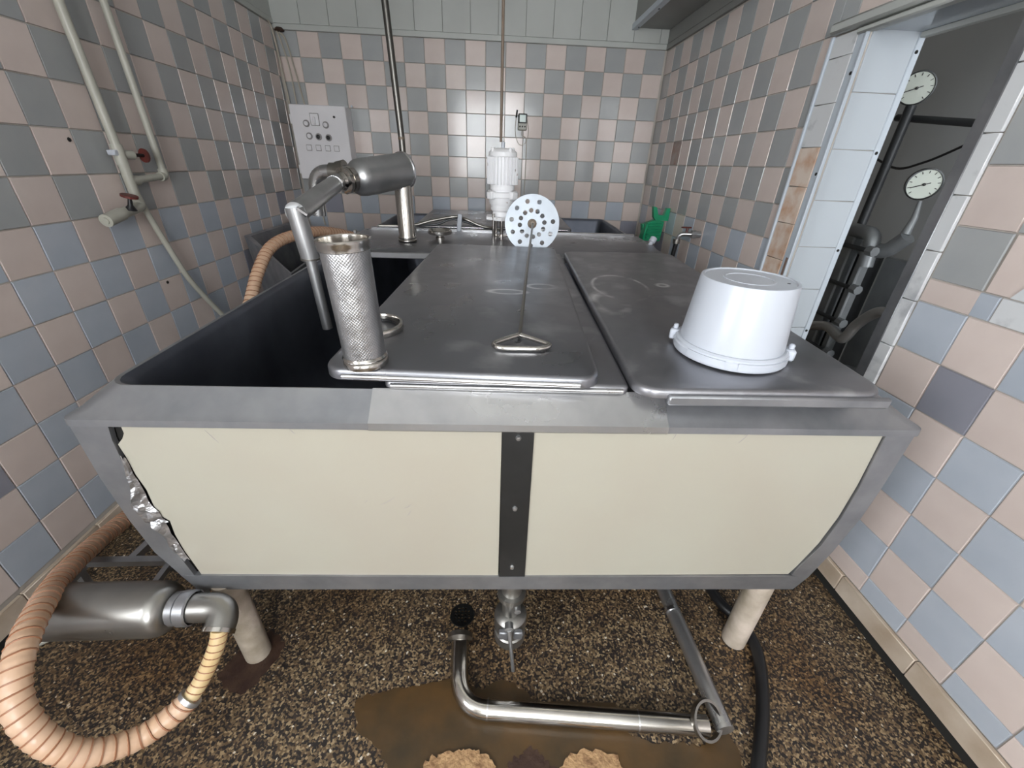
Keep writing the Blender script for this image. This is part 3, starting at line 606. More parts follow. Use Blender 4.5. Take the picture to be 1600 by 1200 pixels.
# inline milk filter on the bridge
F0 = vthing('pipe_filter', 'inline steel pipe filter with canister, elbow pipes and spout into the vat', 'filter', -0.495, 1.72, 0.024)
def loc(u, v, h): return Vector((u + 0.495, v - 1.72, h - 0.024))
obj('support_tube', MB().lathe([(0.05, 0), (0.05, 0.006), (0.046, 0.01), (0.049, 0.016), (0.049, 0.022), (0.045, 0.03), (0.045, 0.33)], 28), M_['polish'], F0)
ca, cb = loc(-0.485, 1.74, 0.372), loc(-0.69, 1.44, 0.334)
d = (cb - ca); Lc = d.length; CM = along(ca, d)
obj('canister', MB().lathe([(0, -0.004), (0.07, -0.004), (0.084, 0.0), (0.087, 0.006), (0.084, 0.012), (0.082, 0.014), (0.082, Lc - 0.09), (0.078, Lc - 0.065), (0.066, Lc - 0.045), (0.05, Lc - 0.035), (0.044, Lc - 0.03), (0.044, Lc - 0.01)], 36, CM), M_['satin'], F0)
obj('canister_seam', MB().lathe([(0.0835, 0.004), (0.0885, 0.005), (0.0885, 0.011), (0.0835, 0.013)], 36, CM), M_['bright'], F0)
obj('union_nut', MB().lathe([(0.045, Lc - 0.03), (0.056, Lc - 0.028), (0.056, Lc - 0.006), (0.05, Lc - 0.004), (0.05, Lc), (0.058, Lc + 0.002), (0.058, Lc + 0.018), (0.05, Lc + 0.022), (0.04, Lc + 0.024), (0.034, Lc + 0.04), (0.034, Lc + 0.06)], 12, CM), M_['polish'], F0)
n0 = CM @ Vector((0, 0, Lc + 0.05)); el = loc(-0.664, 0.80, 0.268)
obj('cross_pipe', MB().tube([n0, n0.lerp(el, 0.15), el], [0.034, 0.0345, 0.0345], 22), M_['satin'], F0)
obj('weld_bead', MB().tube([n0.lerp(el, 0.1), n0.lerp(el, 0.12)], 0.0362, 20), M_['bright'], F0)
p1 = loc(-0.648, 0.805, 0.115); p2 = loc(-0.634, 0.80, -0.142)
obj('down_pipe', MB().tube([el + Vector((0, 0, 0.018)), p1], 0.030, 22), M_['satin'], F0)
obj('weld_bead', MB().tube([el + Vector((0.012, -0.018, 0.016)), el + Vector((0.034, -0.002, -0.006))], 0.009, 8), M_['bright'], F0)
obj('end_flange', MB().tube([p1 + Vector((0, 0, 0.006)), p1], 0.0325, 20), M_['darkpipe'], F0)
obj('spout', MB().tube([p1, p2], 0.018, 16, cap=True), M_['satin'], F0)
t0 = loc(-0.715, 1.52, 0.36)
obj('branch_elbow', MB().tube(bend([t0 + Vector((0.06, 0.02, 0.0)), t0 + Vector((-0.17, 0.05, 0.0)), t0 + Vector((-0.185, 0.05, -0.20))], 0.075, 8), 0.033, 20), M_['steel'], F0)
obj('branch_nut', MB().tube([t0 + Vector((-0.085, 0.04, 0)), t0 + Vector((-0.045, 0.034, 0))], 0.042, 12).tube([t0 + Vector((-0.05, 0.034, 0.0)), t0 + Vector((-0.01, 0.03, 0.006))], [0.046, 0.05], 20), M_['darkpipe'], F0)

# agitator motor
mo = vthing('electric_motor', 'white painted finned electric motor on thin steel legs', 'motor', 0.03, 1.86, 0.024)
K = 0.024
obj('housing', MB().lathe([(0.04, 0.262), (0.068, 0.265), (0.068, 0.30), (0.07, 0.305), (0.07, 0.425), (0.066, 0.43), (0, 0.43)], 28), M_['whitepaint'], mo)
mb = MB()
for k in range(26): mb.box((0.068, -0.0022, 0.292), (0.086, 0.0022, 0.425), RZ(2 * PI * k / 26), 0.001)
obj('cooling_fins', mb, M_['whitepaint'], mo)
obj('fan_cover', MB().lathe([(0.074, 0.426), (0.078, 0.43), (0.076, 0.448), (0.06, 0.462), (0.02, 0.468), (0, 0.468)], 28), M_['whitepaint'], mo)
for k in range(4): obj('cover_screw', MB().lathe([(0.008, 0.44), (0.008, 0.466), (0.004, 0.47), (0, 0.47)], 8, RZ(PI / 2 * k + 0.6) @ T(0.068, 0, 0)), M_['whitepaint'], mo)
obj('cable_entry', MB().lathe([(0.01, 0.465), (0.01, 0.495), (0.006, 0.497), (0, 0.497)], 10), M_['white'], mo)
obj('flange', MB().lathe([(0.05, 0.185), (0.07, 0.188), (0.074, 0.20), (0.074, 0.225), (0.09, 0.228), (0.09, 0.252), (0.06, 0.256), (0.06, 0.264)], 24), M_['whitepaint'], mo)
for k in range(4): obj('flange_lug', MB().box((0.066, -0.02, 0.218), (0.102, 0.02, 0.258), RZ(PI / 2 * k + 0.78), 0.004), M_['whitepaint'], mo)
obj('gearbox', MB().lathe([(0.05, 0.125), (0.055, 0.13), (0.052, 0.15), (0.064, 0.16), (0.066, 0.188), (0.05, 0.19)], 24), M_['whitepaint'], mo)
obj('base_flange', MB().prism([(0.1 * math.cos(a), 0.1 * math.sin(a)) for a in [2 * PI * k / 6 + 0.5 for k in range(6)]], 0.11, 0.126), M_['whitepaint'], mo)
for k in range(3):
    a = 2 * PI * k / 3 - 2.2; obj('leg', MB().tube([(0.08 * math.cos(a), 0.08 * math.sin(a), 0.0), (0.08 * math.cos(a), 0.08 * math.sin(a), 0.145)], 0.008, 10), M_['polish'], mo)
obj('shaft', MB().tube([(0, 0, 0.0), (0, 0, 0.12)], 0.011, 12).lathe([(0.011, 0.012), (0.04, 0.014), (0.04, 0.019), (0.011, 0.02)], 20), M_['polish'], mo)
# conduit down to the motor, pole to the ceiling
mw = VAT @ T(0.03, 1.86, 0.024) @ Vector((0, 0, 0.495))
tag(obj('cable_conduit', MB().tube([mw + Vector((-0.012, 0, 0)), mw + Vector((-0.012, 0, 0.1)), (mw.x - 0.012, mw.y, ZC)], 0.0075, 10), M_['brownrod']), 'thin brown conduit hanging from the ceiling above the motor', 'conduit')
po = thing('pole', 'tall thin dark pole from the vat bridge up to the ceiling', 'pole', T(-0.50, 2.76, 0.0))
obj('tube_section', MB().tube([(0, 0, 1.02), (-0.004, 0, 1.52)], 0.0185, 16), M_['pole'], po)
obj('tube_section', MB().tube([(-0.004, 0, 1.525), (-0.06, 0, ZC)], 0.0185, 16), M_['pole'], po)
obj('joint_band', MB().tube([(-0.004, 0, 1.517), (-0.005, 0, 1.529)], 0.0192, 16), M_['brownrod'], po)
k = vthing('round_cap', 'shallow round steel cap on a short stem beside the filter support', 'cap', -0.322, 1.785, 0.024)
obj('dish', MB().lathe([(0, 0.03), (0.05, 0.028), (0.064, 0.03), (0.068, 0.036), (0.068, 0.048), (0.064, 0.052), (0.06, 0.046), (0.05, 0.036), (0, 0.034)], 32), M_['polish'], k)
obj('stem', MB().lathe([(0.026, 0), (0.026, 0.012), (0.02, 0.016), (0.02, 0.03)], 20), M_['polish'], k)
# motor cable with a tie, lying behind the bridge
def vw(u, v, h): return VAT @ Vector((u, v, h))
cb_ = thing('motor_cable', 'loose cable wrapped in grey film running behind the bridge plate', 'cable', T(*vw(-0.3, 2.1, 0.04)))
org = vw(-0.3, 2.1, 0.04)
obj('cable_run', MB().tube(curve([vw(u, v, h) - org for u, v, h in ((-0.74, 2.06, 0.045), (-0.55, 2.10, 0.046), (-0.42, 2.13, 0.075), (-0.27, 2.16, 0.10), (-0.20, 2.13, 0.09), (-0.1, 2.13, 0.052), (-0.02, 2.10, 0.046), (0.03, 1.98, 0.05))]), 0.009, 10), M_['darkpipe'], cb_)
obj('cable_run', MB().tube(curve([vw(u, v, h) - org for u, v, h in ((-0.60, 2.12, 0.046), (-0.40, 2.15, 0.05), (-0.28, 2.16, 0.085), (-0.12, 2.15, 0.05), (0.0, 2.12, 0.045))]), 0.007, 10), M_['post'], cb_)
obj('cable_tie', MB().box((-0.008, -0.012, -0.03), (0.02, 0.006, 0.075), T(*(vw(-0.245, 2.09, 0.052) - org)) @ RY(0.1), 0.004), M_['white'], cb_, 'white plastic tag tied round the cable')

# ------------------------------------------------------------------ left side: chute, hose, floor canister
ch = thing('steel_chute', 'open folded steel chute between the vat and the left wall', 'chute', T(0, 0, 0))
q = [(-1.50, 2.72, 0.975), (-0.955, 2.05, 0.913), (-0.955, 2.78, 0.955), (-1.50, 3.58, 0.975)]; lowq = [(-1.42, 2.66, 0.52), (-1.02, 2.12, 0.52), (-1.02, 2.7, 0.55), (-1.42, 3.4, 0.55)]
inq = [(-1.47, 2.74, 0.972), (-0.98, 2.10, 0.908), (-0.98, 2.74, 0.95), (-1.47, 3.5, 0.972)]; inb = [(-1.40, 2.72, 0.60), (-1.05, 2.2, 0.60), (-1.05, 2.66, 0.6), (-1.40, 3.3, 0.6)]
obj('hopper', MB().loops([lowq, q, inq, inb], cap0=True, cap1=True), M_['rim'], ch, ang=20)
for p in lowq: obj('leg', MB().tube([p, (p[0], p[1], 0)], 0.016, 10), M_['rim'], ch)
hs = thing('ribbed_hose', 'ribbed pinkish hose looping over the floor and up behind the vat', 'hose', T(0, 0, 0))
path = [(-0.80, 2.72, 0.965), (-0.86, 2.68, 1.0), (-0.95, 2.5, 1.045), (-1.02, 2.28, 1.05), (-1.06, 2.12, 1.02), (-1.075, 1.98, 0.93), (-1.09, 1.86, 0.80), (-1.14, 1.66, 0.55), (-1.22, 1.42, 0.34), (-1.262, 1.22, 0.275), (-1.255, 1.09, 0.29), (-1.219, 0.955, 0.335), (-1.153, 0.80, 0.395), (-1.07, 0.665, 0.445), (-1.008, 0.557, 0.455), (-0.977, 0.488, 0.405), (-0.937, 0.453, 0.331), (-0.882, 0.451, 0.249), (-0.823, 0.496, 0.196), (-0.771, 0.542, 0.196), (-0.745, 0.568, 0.21)]
HP = curve(path, 10)
# even spacing
def resample(P, ds):
    out = [P[0]]; acc = 0; last = P[0]
    for p in P[1:]:
        seg = (p - last).length
        while acc + seg >= ds:
            t = (ds - acc) / seg; last = last.lerp(p, t); out.append(last); seg = (p - last).length; acc = 0
        acc += seg; last = p
    return out
HP = resample(HP, 0.007)
RH = 0.0262
obj('hose_wall', MB().tube(HP, [RH + 0.0012 * math.cos(i * 2 * PI / 3.3) for i in range(len(HP))], 18), M_['hose'], hs)
def helix(P, R, pitch_n, r):
    pts = []; nrm = None
    for i in range(len(P) - 1):
        t = (P[i + 1] - P[i]).normalized()
        if nrm is None: nrm = t.orthogonal().normalized()
        nrm = (nrm - t * nrm.dot(t)).normalized(); bn = t.cross(nrm)
        for s in range(4):
            a = 2 * PI * (i + s / 4) / pitch_n; pts.append(P[i].lerp(P[i + 1], s / 4) + (nrm * math.cos(a) + bn * math.sin(a)) * R)
    return pts
obj('spiral_rib', MB().tube(helix(HP, RH, 3.3, 0.0022), 0.0022, 4), M_['spiral'], hs)
H2 = resample(curve([(-0.742, 0.571, 0.212), (-0.725, 0.595, 0.235), (-0.708, 0.622, 0.268), (-0.694, 0.648, 0.305), (-0.690, 0.668, 0.335)], 10), 0.005)
obj('hose_end', MB().tube(H2, 0.0195, 16), M_['hose2'], hs, 'narrower cream end piece of the hose')
obj('spiral_rib', MB().tube(helix(H2, 0.0195, 3.4, 0.0016), 0.0016, 4), M_['spiral'], hs)
obj('hose_clip', MB().tube([(-0.747, 0.566, 0.208), (-0.741, 0.573, 0.213)], 0.028, 18), M_['satin'], hs)
obj('hose_clip', MB().tube([Vector(path[0]), Vector(path[1]).lerp(Vector(path[0]), 0.6)], 0.029, 18).box((-0.83, 2.69, 1.0), (-0.81, 2.71, 1.03), None, 0.004), M_['steel'], hs)
cn = thing('filter_canister', 'dull steel canister with elbow resting on the stand inside the hose loop', 'canister', T(-0.70, 0.714, 0.356))
CA = along((-0.436, 0, 0), (1, 0, 0))
obj('body', MB().lathe([(r * 0.8, z * 0.8) for r, z in [(0, 0), (0.07, 0.0), (0.083, 0.012), (0.085, 0.02), (0.085, 0.34), (0.082, 0.36), (0.073, 0.376), (0.06, 0.384), (0.046, 0.386), (0.046, 0.40)]], 36, CA), M_['dull'], cn)
obj('union_nut', MB().lathe([(r * 0.8, z * 0.8) for r, z in [(0.046, 0.39), (0.053, 0.392), (0.053, 0.412), (0.048, 0.415), (0.056, 0.418), (0.056, 0.448), (0.05, 0.452)]], 14, CA), M_['rim'], cn)
obj('elbow', MB().tube(bend([(-0.084, 0, 0.0), (0.012, 0, 0.0), (0.008, -0.050, -0.024)], 0.045, 10), 0.036, 22), M_['dull'], cn)
obj('elbow_ring', MB().tube([(0.0084, -0.044, -0.021), (0.008, -0.053, -0.0255)], 0.0385, 20), M_['polish'], cn)
ts = thing('steel_trestle', 'grey angle iron stand behind and beneath the canister', 'stand', T(-1.08, 0.91, 0))
def bar(a, b_, w=0.015):
    a = Vector(a); b_ = Vector(b_); obj('bar', MB().tube([a, b_], w, 4), M_['rim'], ts)
bar((-0.2, 0.0, 0.30), (0.16, 0.0, 0.30)); bar((-0.02, 0.0, 0.30), (0.01, 0.27, 0.30)); bar((0.10, 0.0, 0.295), (0.09, -0.215, 0.272), 0.012); bar((-0.15, 0.0, 0.295), (-0.15, -0.215, 0.272), 0.012)
for p in ((-0.19, 0.0), (0.15, 0.0), (0.01, 0.26)): obj('leg', MB().tube([(p[0], p[1], 0), (p[0], p[1], 0.30)], 0.014, 4), M_['rim'], ts)
tag(obj('thin_pipe', MB().tube([(-1.50, 0.79, 0.012), (-1.36, 0.90, 0.012)], 0.0115, 12), M_['plastic_pipe']), 'thin pale plastic pipe lying on the floor by the left skirting', 'pipe')

# ------------------------------------------------------------------ under the vat, right: drain pipe, black hose, drain grate
dp = thing('drain_pipe', 'bent polished steel pipe lying on the floor in front of the vat', 'pipe', T(0, 0, 0))
a0 = Vector((-0.087, 0.775, 0.05))
obj('flange_end', MB().tube([a0 + Vector((0, 0.025, 0.004)), a0 + Vector((0, 0.012, 0.002)), a0 + Vector((0, 0.010, 0.001))], [0.040, 0.040, 0.030], 24), M_['darkpipe'], dp)
obj('front_pipe', MB().tube(bend([a0 + Vector((0, 0.012, 0)), (-0.08, 0.605, 0.032), (0.625, 0.537, 0.032)], 0.085, 12), 0.0265, 24), M_['polish'], dp)
for t in (0.115, 0.72): obj('weld_bead', MB().tube([(-0.08 + 0.705 * t, 0.605 - 0.068 * t, 0.032), (-0.08 + 0.705 * (t + 0.006), 0.605 - 0.068 * (t + 0.006), 0.032)], 0.0278, 20), M_['bright'], dp)
bp = thing('straight_pipe', 'long steel pipe running back along the floor beneath the vat', 'pipe', T(0.66, 0.53, 0.027))
obj('pipe_run', MB().tube([(0.015, -0.005, 0), (0.0, 0.5, 0), (0.0, 1.6, 0)], 0.0255, 20), M_['steel'], bp)
obj('joint_band', MB().tube([(0.0, 0.34, 0), (0.0, 0.352, 0)], 0.027, 20), M_['bright'], bp)
rg = thing('pipe_ring', 'loose dark steel ring hung round the corner of the drain pipe', 'ring', T(0.622, 0.542, 0.052) @ RY(math.radians(22)) @ RX(math.radians(35)))
obj('band', MB().lathe([(0.043, -0.008), (0.050, -0.008), (0.051, 0.0), (0.050, 0.008), (0.043, 0.008), (0.042, 0.0), (0.043, -0.008)], 36), M_['darkpipe'], rg)
tag(obj('black_hose', MB().tube(curve([(0.78, 1.7, 0.02), (0.83, 1.2, 0.02), (0.852, 0.93, 0.02), (0.893, 0.84, 0.02), (0.895, 0.735, 0.02), (0.825, 0.589, 0.02), (0.725, 0.445, 0.02), (0.60, 0.28, 0.02)]), 0.0185, 14), M_['black']), 'thick black rubber hose on the floor by the right front leg', 'hose')
dg = thing('floor_drain', 'small round dark floor drain grate in the terrazzo', 'drain', T(-0.088, 0.90, 0))
obj('rim_ring', MB().lathe([(0.034, 0.0), (0.034, 0.003), (0.042, 0.003), (0.043, 0.0)], 28), M_['post'], dg)
obj('grate', disc_with_holes(0.034, [(0.012 * i, 0.012 * j, 0.0035) for i in range(-2, 3) for j in range(-2, 3) if i * i + j * j < 6], 0.003), M_['post'], dg, M=T(0, 0, 0.0015))

# ------------------------------------------------------------------ left wall: water pipes with valves
wp = thing('water_pipes', 'two grey plastic water pipes with red handled valves on the left wall', 'pipes', T(-1.503, 2.0, 1.3))
def lp_(y, z, o=0.0): return Vector((o, y - 2.0, z - 1.3))
obj('pipe_run', MB().tube([lp_(1.925, ZC), lp_(1.985, 1.43)], 0.0165, 14), M_['plastic_pipe'], wp)
obj('pipe_run', MB().tube(bend([lp_(2.16, ZC), lp_(2.205, 1.315), lp_(2.0, 1.303)], 0.025), 0.014, 14), M_['plastic_pipe'], wp)
obj('elbow', MB().tube(bend([lp_(2.203, 1.345), lp_(2.205, 1.315), lp_(2.175, 1.313)], 0.016), 0.019, 14), M_['plastic_pipe'], wp)
obj('valve_body', MB().tube([lp_(1.985, 1.435), lp_(1.985, 1.36)], 0.021, 14).tube([lp_(1.985, 1.40), lp_(2.04, 1.398, 0.012)], 0.017, 12), M_['plastic_pipe'], wp)
v1 = obj('valve_stem', MB().tube([lp_(2.04, 1.398, 0.012), lp_(2.05, 1.398, 0.014), lp_(2.085, 1.397, 0.024)], [0.014, 0.007, 0.006], 10), M_['black'], wp)
obj('valve_handle', MB().lathe([(0.0, 0.006), (0.008, 0.006), (0.022, 0.003), (0.027, 0.003), (0.027, -0.004), (0.02, -0.003), (0, -0.004)], 16, along(lp_(2.087, 1.397, 0.025), (0.3, 1, 0))), M_['red'], v1)
obj('tee', MB().tube([lp_(1.987, 1.365), lp_(1.99, 1.245)], 0.019, 14).tube([lp_(1.99, 1.303), lp_(2.035, 1.303)], 0.019, 12), M_['plastic_pipe'], wp)
obj('valve_body', MB().tube(bend([lp_(1.99, 1.25), lp_(1.995, 1.205, 0.005), lp_(1.84, 1.185, 0.02)], 0.02), 0.020, 14), M_['plastic_pipe'], wp)
v2 = obj('valve_stem', MB().tube([lp_(1.90, 1.20, 0.03), lp_(1.90, 1.218, 0.035), lp_(1.898, 1.25, 0.045)], [0.022, 0.009, 0.006], 10), M_['black'], wp)
obj('valve_handle', MB().lathe([(0.0, 0.005), (0.008, 0.005), (0.022, 0.003), (0.029, 0.003), (0.029, -0.005), (0.02, -0.003), (0, -0.004)], 16, along(lp_(1.898, 1.252, 0.045), (0.3, 0, 1))), M_['red'], v2)
obj('spout', MB().tube([lp_(1.86, 1.188, 0.018), lp_(1.77, 1.172, 0.022)], 0.024, 14).tube([lp_(1.772, 1.1725, 0.022), lp_(1.765, 1.1712, 0.022)], 0.013, 10), M_['plastic_pipe'], wp)
obj('wall_clip', MB().box((-0.02, -0.05, 0.095), (0.012, 0.0, 0.115), None, 0.003), M_['white'], wp)
tag(obj('drain_tube', MB().tube(curve([(-1.52, 2.03, 1.215), (-1.51, 2.075, 1.04), (-1.505, 2.15, 0.84), (-1.50, 2.30, 0.61), (-1.48, 2.42, 0.40)]), 0.0125, 12), M_['plastic_pipe']), 'thin grey tube slanting down the left wall below the valves', 'tube')
for y, z in ((1.829, 1.443), (2.045, 0.862)): obj('nail_hole', MB().lathe([(0, 0.003), (0.007, 0.002), (0.008, 0)], 8, T(XL + 0.0005, y, z) @ RY(PI / 2)), M_['dark'], wall_l)

# ------------------------------------------------------------------ back wall: control cabinet, cables, thermometer
cbx = thing('control_cabinet', 'pale grey electrical control cabinet in the corner above the chute', 'cabinet', T(-1.27, YB, 1.505))
W2, H0, H1, DB = 0.20, -0.245, 0.24, 0.15
obj('case', MB().box((-W2, -DB + 0.012, H0), (W2, -0.002, H1), None, 0.006), M_['box'], cbx)
dr = obj('door', MB().box((-W2 - 0.003, -DB - 0.006, H0 - 0.003), (W2 + 0.003, -DB + 0.011, H1 + 0.003), None, 0.005), M_['box'], cbx)
yf = -DB - 0.006
def knob(x, z, r, m, inner=None):
    k = obj('button', MB().lathe([(r, 0), (r, 0.006), (r * 0.8, 0.01), (0, 0.011)], 20, T(x, yf, z) @ RX(PI / 2)), m, dr)
    if inner: obj('button_cap', MB().lathe([(r * 0.62, 0.010), (r * 0.62, 0.014), (r * 0.3, 0.0165), (r * 0.3, 0.012), (0, 0.012)], 16, T(x, yf, z) @ RX(PI / 2)), inner, dr)
for x, z, i in ((-0.095, 0.125, 'box'), (0.045, 0.12, 'box'), (-0.088, 0.045, 'box'), (-0.02, 0.042, 'black'), (0.053, 0.038, 'black')): knob(x, z, 0.023, M_['boxline'], M_[i])
sw = obj('rotary_switch', MB().box((-0.063, yf - 0.004, 0.112), (0.003, yf, 0.192), None, 0.003), M_['boxline'], dr)
obj('switch_plate', MB().box((-0.059, yf - 0.007, 0.116), (-0.001, yf - 0.003, 0.188), None, 0.002).box((-0.038, yf - 0.024, 0.12), (-0.022, yf - 0.006, 0.168), None, 0.004), M_['box'], dr)
for x in (-0.105, -0.035, 0.035, 0.10):
    obj('label_frame', MB().box((x - 0.02, yf - 0.004, -0.052), (x + 0.02, yf, -0.012), None, 0.002), M_['boxline'], dr)
    obj('label_plate', MB().box((x - 0.0165, yf - 0.0065, -0.0485), (x + 0.0165, yf - 0.003, -0.0155), None, 0.002), M_['box'], dr)
obj('lock', MB().lathe([(0.008, 0), (0.008, 0.006), (0, 0.007)], 12, T(0.115, yf, 0.172) @ RX(PI / 2)), M_['black'], dr)
for z in (0.15, -0.18): obj('hinge', MB().tube([(-W2 - 0.006, -DB + 0.0, z - 0.03), (-W2 - 0.006, -DB + 0.0, z + 0.03)], 0.007, 10), M_['box'], cbx)
obj('case_screw', MB().lathe([(0.008, 0), (0.008, 0.014), (0, 0.015)], 10, T(0.215, -0.01, 0.255) @ RX(PI / 2)), M_['white'], cbx)
cg = thing('corner_cables', 'bundle of thin pale cables dropping down the corner to the cabinet', 'cables', T(-1.52, 3.80, 1.74))
for pts in ([(-0.005, -0.06, 0.49), (0.0, -0.03, 0.44), (0.005, 0.0, 0.2), (0.012, 0.0, 0.01)], [(0.01, -0.01, 0.46), (0.02, 0.015, 0.42), (0.05, 0.02, 0.25), (0.06, 0.01, 0.01)], [(0.03, 0.0, 0.44), (0.06, 0.02, 0.40), (0.09, 0.025, 0.2), (0.12, 0.01, 0.01)]):
    obj('cable', MB().tube(curve(pts, 6), 0.0055, 8), M_['cable'], cg)
obj('sealant', MB().lathe([(0, -0.012), (0.03, -0.008), (0.035, 0.0), (0.02, 0.014), (0, 0.016)], 10, T(0.03, 0.015, 0.455)), M_['rust'], cg)
lc = tag(obj('lower_cable', MB().tube(curve([(-1.43, 3.8, 1.25), (-1.44, 3.8, 1.15), (-1.42, 3.81, 1.05), (-1.40, 3.81, 0.9)], 6), 0.006, 8), M_['cable']), 'thin cable hanging out beneath the control cabinet', 'cable')
th_ = thing('wall_thermometer', 'small digital thermometer with black bezel on the back wall', 'thermometer', T(0.257, YB, 1.706))
obj('case', MB().box((-0.036, -0.022, -0.055), (0.036, -0.001, 0.058), None, 0.006), M_['plastic_pipe'], th_)
obj('bezel', MB().box((-0.035, -0.026, -0.008), (0.035, -0.021, 0.057), None, 0.004), M_['black'], th_)
obj('display', MB().box((-0.024, -0.028, 0.0), (0.024, -0.0255, 0.048), None, 0.001), M_['lcd'], th_)
for x in (-0.02, 0.0, 0.02): obj('button', MB().lathe([(0.006, 0), (0.006, 0.004), (0, 0.005)], 10, T(x, -0.0215, -0.03) @ RX(PI / 2)), M_['black'], th_)
obj('probe', MB().tube([(-0.05, -0.012, 0.03), (-0.044, -0.012, 0.08)], 0.006, 8), M_['black'], th_)
obj('probe_cable', MB().tube(curve([(-0.05, -0.01, 0.03), (-0.055, -0.008, -0.06), (-0.03, -0.006, -0.14), (0.01, -0.006, -0.155), (0.045, -0.006, -0.11), (0.05, -0.006, -0.04), (0.036, -0.008, 0.02)], 8), 0.0022, 6), M_['cable'], th_)
obj('power_cable', MB().tube(curve([(0.0, -0.01, -0.05), (0.0, -0.008, -0.09), (0.035, -0.008, -0.12), (0.04, -0.008, -0.3), (0.035, -0.008, -0.6)], 8), 0.003, 6), M_['cable'], th_)

# ------------------------------------------------------------------ right wall: tap, green rack, white nozzle
tp = thing('wall_tap', 'brass water tap with red handle on the right wall', 'tap', T(XR, 2.66, 1.062))
obj('body', MB().tube([(0, 0, 0), (-0.03, 0.0, 0), (-0.031, 0, 0)], [0.02, 0.02, 0.016], 14).tube([(-0.03, 0, 0), (-0.06, 0, 0)], 0.024, 8).tube(bend([(-0.05, 0, 0), (-0.125, 0.02, -0.002), (-0.13, 0.03, -0.05)], 0.03), 0.014, 12), M_['steel'], tp)
obj('nozzle_nut', MB().tube([(-0.13, 0.03, -0.035), (-0.13, 0.03, -0.062)], 0.022, 12), M_['darkpipe'], tp)
obj('handle', MB().tube([(-0.085, 0.01, 0.01), (-0.085, 0.01, 0.035)], 0.008, 8).box((-0.125, 0.0, 0.034), (-0.06, 0.022, 0.042), None, 0.004), M_['red'], tp)
tag(obj('tap_hose', MB().tube(curve([(1.195, 2.69, 1.0), (1.19, 2.70, 0.88), (1.17, 2.72, 0.6), (1.1, 2.6, 0.2), (1.0, 2.2, 0.02)], 8), 0.014, 12), M_['black']), 'narrow black hose hanging from the wall tap', 'hose')
gr = thing('green_rack', 'green plastic slotted rack hooked on the right wall in the corner', 'rack', T(1.24, 3.25, 0.93))
obj('tray', MB().prism([(-0.072, 0.0), (0.062, 0.0), (0.07, 0.14), (0.0, 0.15), (-0.09, 0.115)], -0.02, 0.03, Matrix(((1, 0, 0, 0), (0, 0, 1, 0), (0, 1, 0, 0), (0, 0, 0, 1)))), M_['green'], gr)
for k in range(6): obj('slat', MB().box((-0.052 - 0.002 * k, -0.036, 0.018 + 0.02 * k), (0.052, -0.018, 0.027 + 0.02 * k), None, 0.003), M_['green'], gr)
obj('tray_side', MB().box((-0.092, -0.07, 0.0), (-0.074, 0.02, 0.12), RY(0.12), 0.006), M_['green'], gr)
obj('hook_arm', MB().prism([(-0.045, 0.245), (-0.02, 0.24), (0.0, 0.19), (0.045, 0.185), (0.06, 0.235), (0.083, 0.235), (0.083, 0.15), (-0.01, 0.15), (-0.03, 0.17)], -0.06, -0.02, Matrix(((1, 0, 0, 0), (0, 0, 1, 0), (0, 1, 0, 0), (0, 0, 0, 1)))), M_['green'], gr)
wn = vthing('white_nozzle', 'small white plastic nozzle at the right end of the bridge', 'nozzle', 0.905, 1.80, 0.02)
obj('body', MB().lathe([(0, 0), (0.012, 0), (0.012, 0.02), (0.02, 0.024), (0.02, 0.05), (0.012, 0.055), (0, 0.055)], 14, RX(-0.4) @ RY(0.5)), M_['white'], wn)
obj('foot', MB().box((-0.02, -0.014, -0.004), (0.02, 0.014, 0.006), None, 0.003), M_['rim'], wn)

# ------------------------------------------------------------------ the side room seen through the doorway
hx = thing('heat_exchanger', 'dark steel machine frame with tie bolts in the side room', 'machine', T(2.05, 2.1, 0))
obj('end_plate', MB().box((0.03, -0.52, 0.12), (0.07, 0.02, 1.05), None, 0.006), M_['exch'], hx)
obj('name_plate', MB().box((0.024, -0.34, 0.80), (0.031, -0.16, 0.90), None, 0.002), M_['rim'], hx)
obj('upright', MB().box((-0.10, 0.0, 0.0), (-0.05, 0.045, 1.14), None, 0.008), M_['exch'], hx)
obj('upright', MB().box((-0.10, 0.11, 0.0), (-0.04, 0.18, 1.14), None, 0.008), M_['exch'], hx)
obj('plate_pack', MB().box((-0.03, 0.05, 0.15), (0.06, 0.19, 1.08), None, 0.004), M_['post'], hx)
for z in (1.085, 0.89, 0.705, 0.525):
    bl = obj('tie_bolt', MB().tube([(-0.11, 0.26, z), (-0.115, -0.03, z)], 0.011, 10), M_['darkbar'], hx)
    obj('bolt_nut', MB().tube([(-0.115, -0.02, z), (-0.116, -0.062, z)], 0.024, 8), M_['exch'], bl)
obj('top_pipe', MB().tube(bend([(-0.08, 0.22, 1.16), (-0.08, 0.02, 1.16), (-0.08, 0.0, 1.0)], 0.05), 0.035, 16), M_['exch'], hx)
obj('flange_elbow', MB().tube(bend([(-0.06, 0.06, 1.09), (-0.06, -0.06, 1.085), (-0.05, -0.13, 1.17)], 0.04), 0.035, 16).tube([(-0.06, 0.05, 1.09), (-0.06, 0.03, 1.09)], 0.05, 20), M_['exch'], hx)
obj('curved_pipe', MB().tube(curve([(-0.2, 0.06, 0.65), (-0.2, -0.06, 0.688), (-0.2, -0.15, 0.668), (-0.2, -0.19, 0.675), (-0.2, -0.225, 0.76), (-0.2, -0.29, 0.84), (-0.2, -0.36, 0.862), (-0.2, -0.6, 0.862)], 8), 0.025, 16), M_['satin'], hx)
obj('curved_pipe', MB().tube(curve([(-0.05, -0.02, 0.42), (-0.05, -0.14, 0.45), (-0.05, -0.25, 0.5), (-0.05, -0.4, 0.72)], 8), 0.04, 16), M_['exch'], hx)
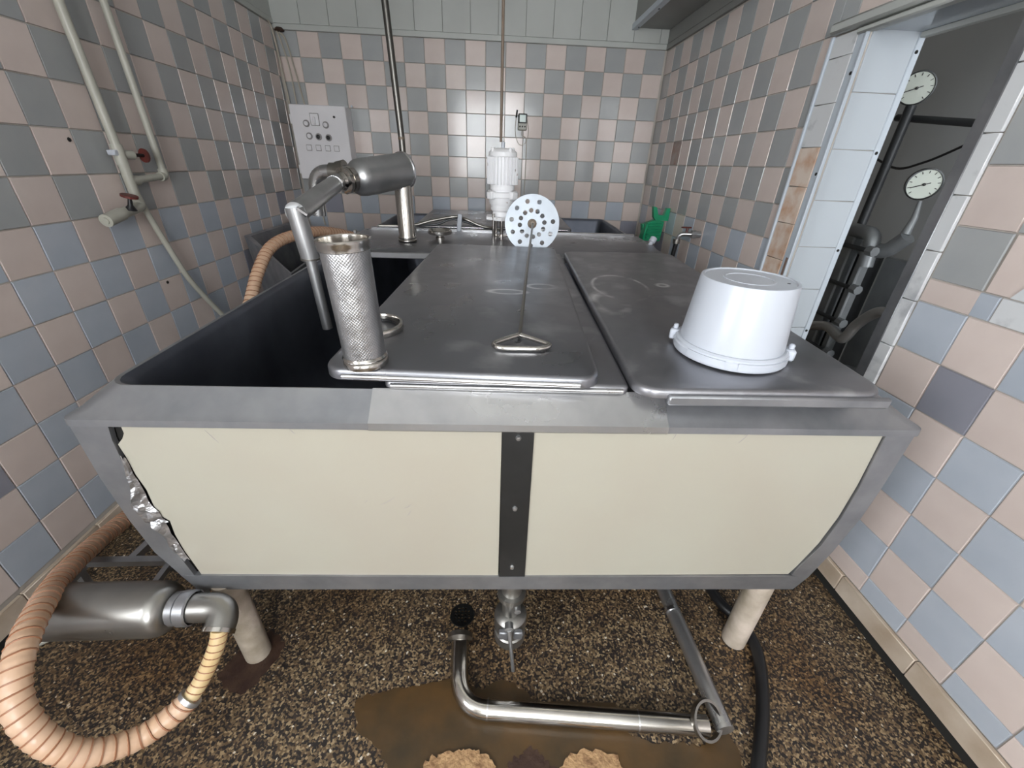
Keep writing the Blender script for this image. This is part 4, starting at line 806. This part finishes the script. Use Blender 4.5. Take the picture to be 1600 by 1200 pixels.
def gauge(name, label, p, n, R, stem):
    g = thing(name, label, 'gauge', along(p, n), 'pressure gauges in the side room')
    obj('case', MB().lathe([(0, -0.04), (R * 0.9, -0.04), (R, -0.03), (R * 1.04, 0.0), (R * 1.04, 0.006), (R * 0.96, 0.008), (R * 0.94, 0.002)], 32), M_['post'], g)
    obj('dial', MB().lathe([(R * 0.95, 0.002), (0, 0.003)], 32), M_['dial'], g)
    for k in range(11): obj('tick', MB().box((R * 0.72, -0.0014, 0.003), (R * 0.88, 0.0014, 0.0042), RZ(math.radians(-135 + 27 * k) + PI / 2)), M_['black'], g)
    obj('needle', MB().box((-R * 0.35, -0.0018, 0.006), (R * 0.75, 0.0018, 0.0075), RZ(math.radians(200))).lathe([(R * 0.1, 0.004), (R * 0.1, 0.008), (0, 0.009)], 10), M_['black'], g)
    return g
gauge('pressure_gauge', 'round white dial gauge on a stem above the exchanger elbow', (1.99, 2.0, 1.395), (-0.5, -0.86, -0.12), 0.064, 1)
gauge('pressure_gauge', 'dim round gauge high up behind the door jamb', (2.05, 2.32, 1.80), (-0.5, -0.86, -0.12), 0.068, 1)
tag(obj('elbow_fitting', MB().tube([(2.01, 2.0, 1.325), (2.005, 1.985, 1.25), (1.99, 1.98, 1.18)], [0.008, 0.014, 0.02], 12), M_['exch']), 'thin fitting carrying the lower gauge', 'pipe')
tag(obj('gauge_pipe', MB().tube([(2.06, 2.32, 1.73), (2.06, 2.33, 1.1), (2.06, 2.33, 0.0)], 0.022, 12), M_['darkbar']), 'dark upright pipe carrying the upper gauge', 'pipe')
tag(obj('overhead_pipe', MB().tube([(2.1, 2.42, 1.69), (2.1, 1.95, 1.63), (2.12, 0.9, 1.6)], 0.016, 12), M_['darkbar']), 'dark horizontal pipe crossing the side room below the upper gauge', 'pipe')
tag(obj('slung_cable', MB().tube(curve([(2.2, 2.6, 1.52), (2.2, 2.412, 1.462), (2.2, 2.275, 1.487), (2.2, 2.14, 1.541), (2.2, 1.9, 1.66)], 6), 0.006, 8), M_['black']), 'thin black cable slung across the side room', 'cable')
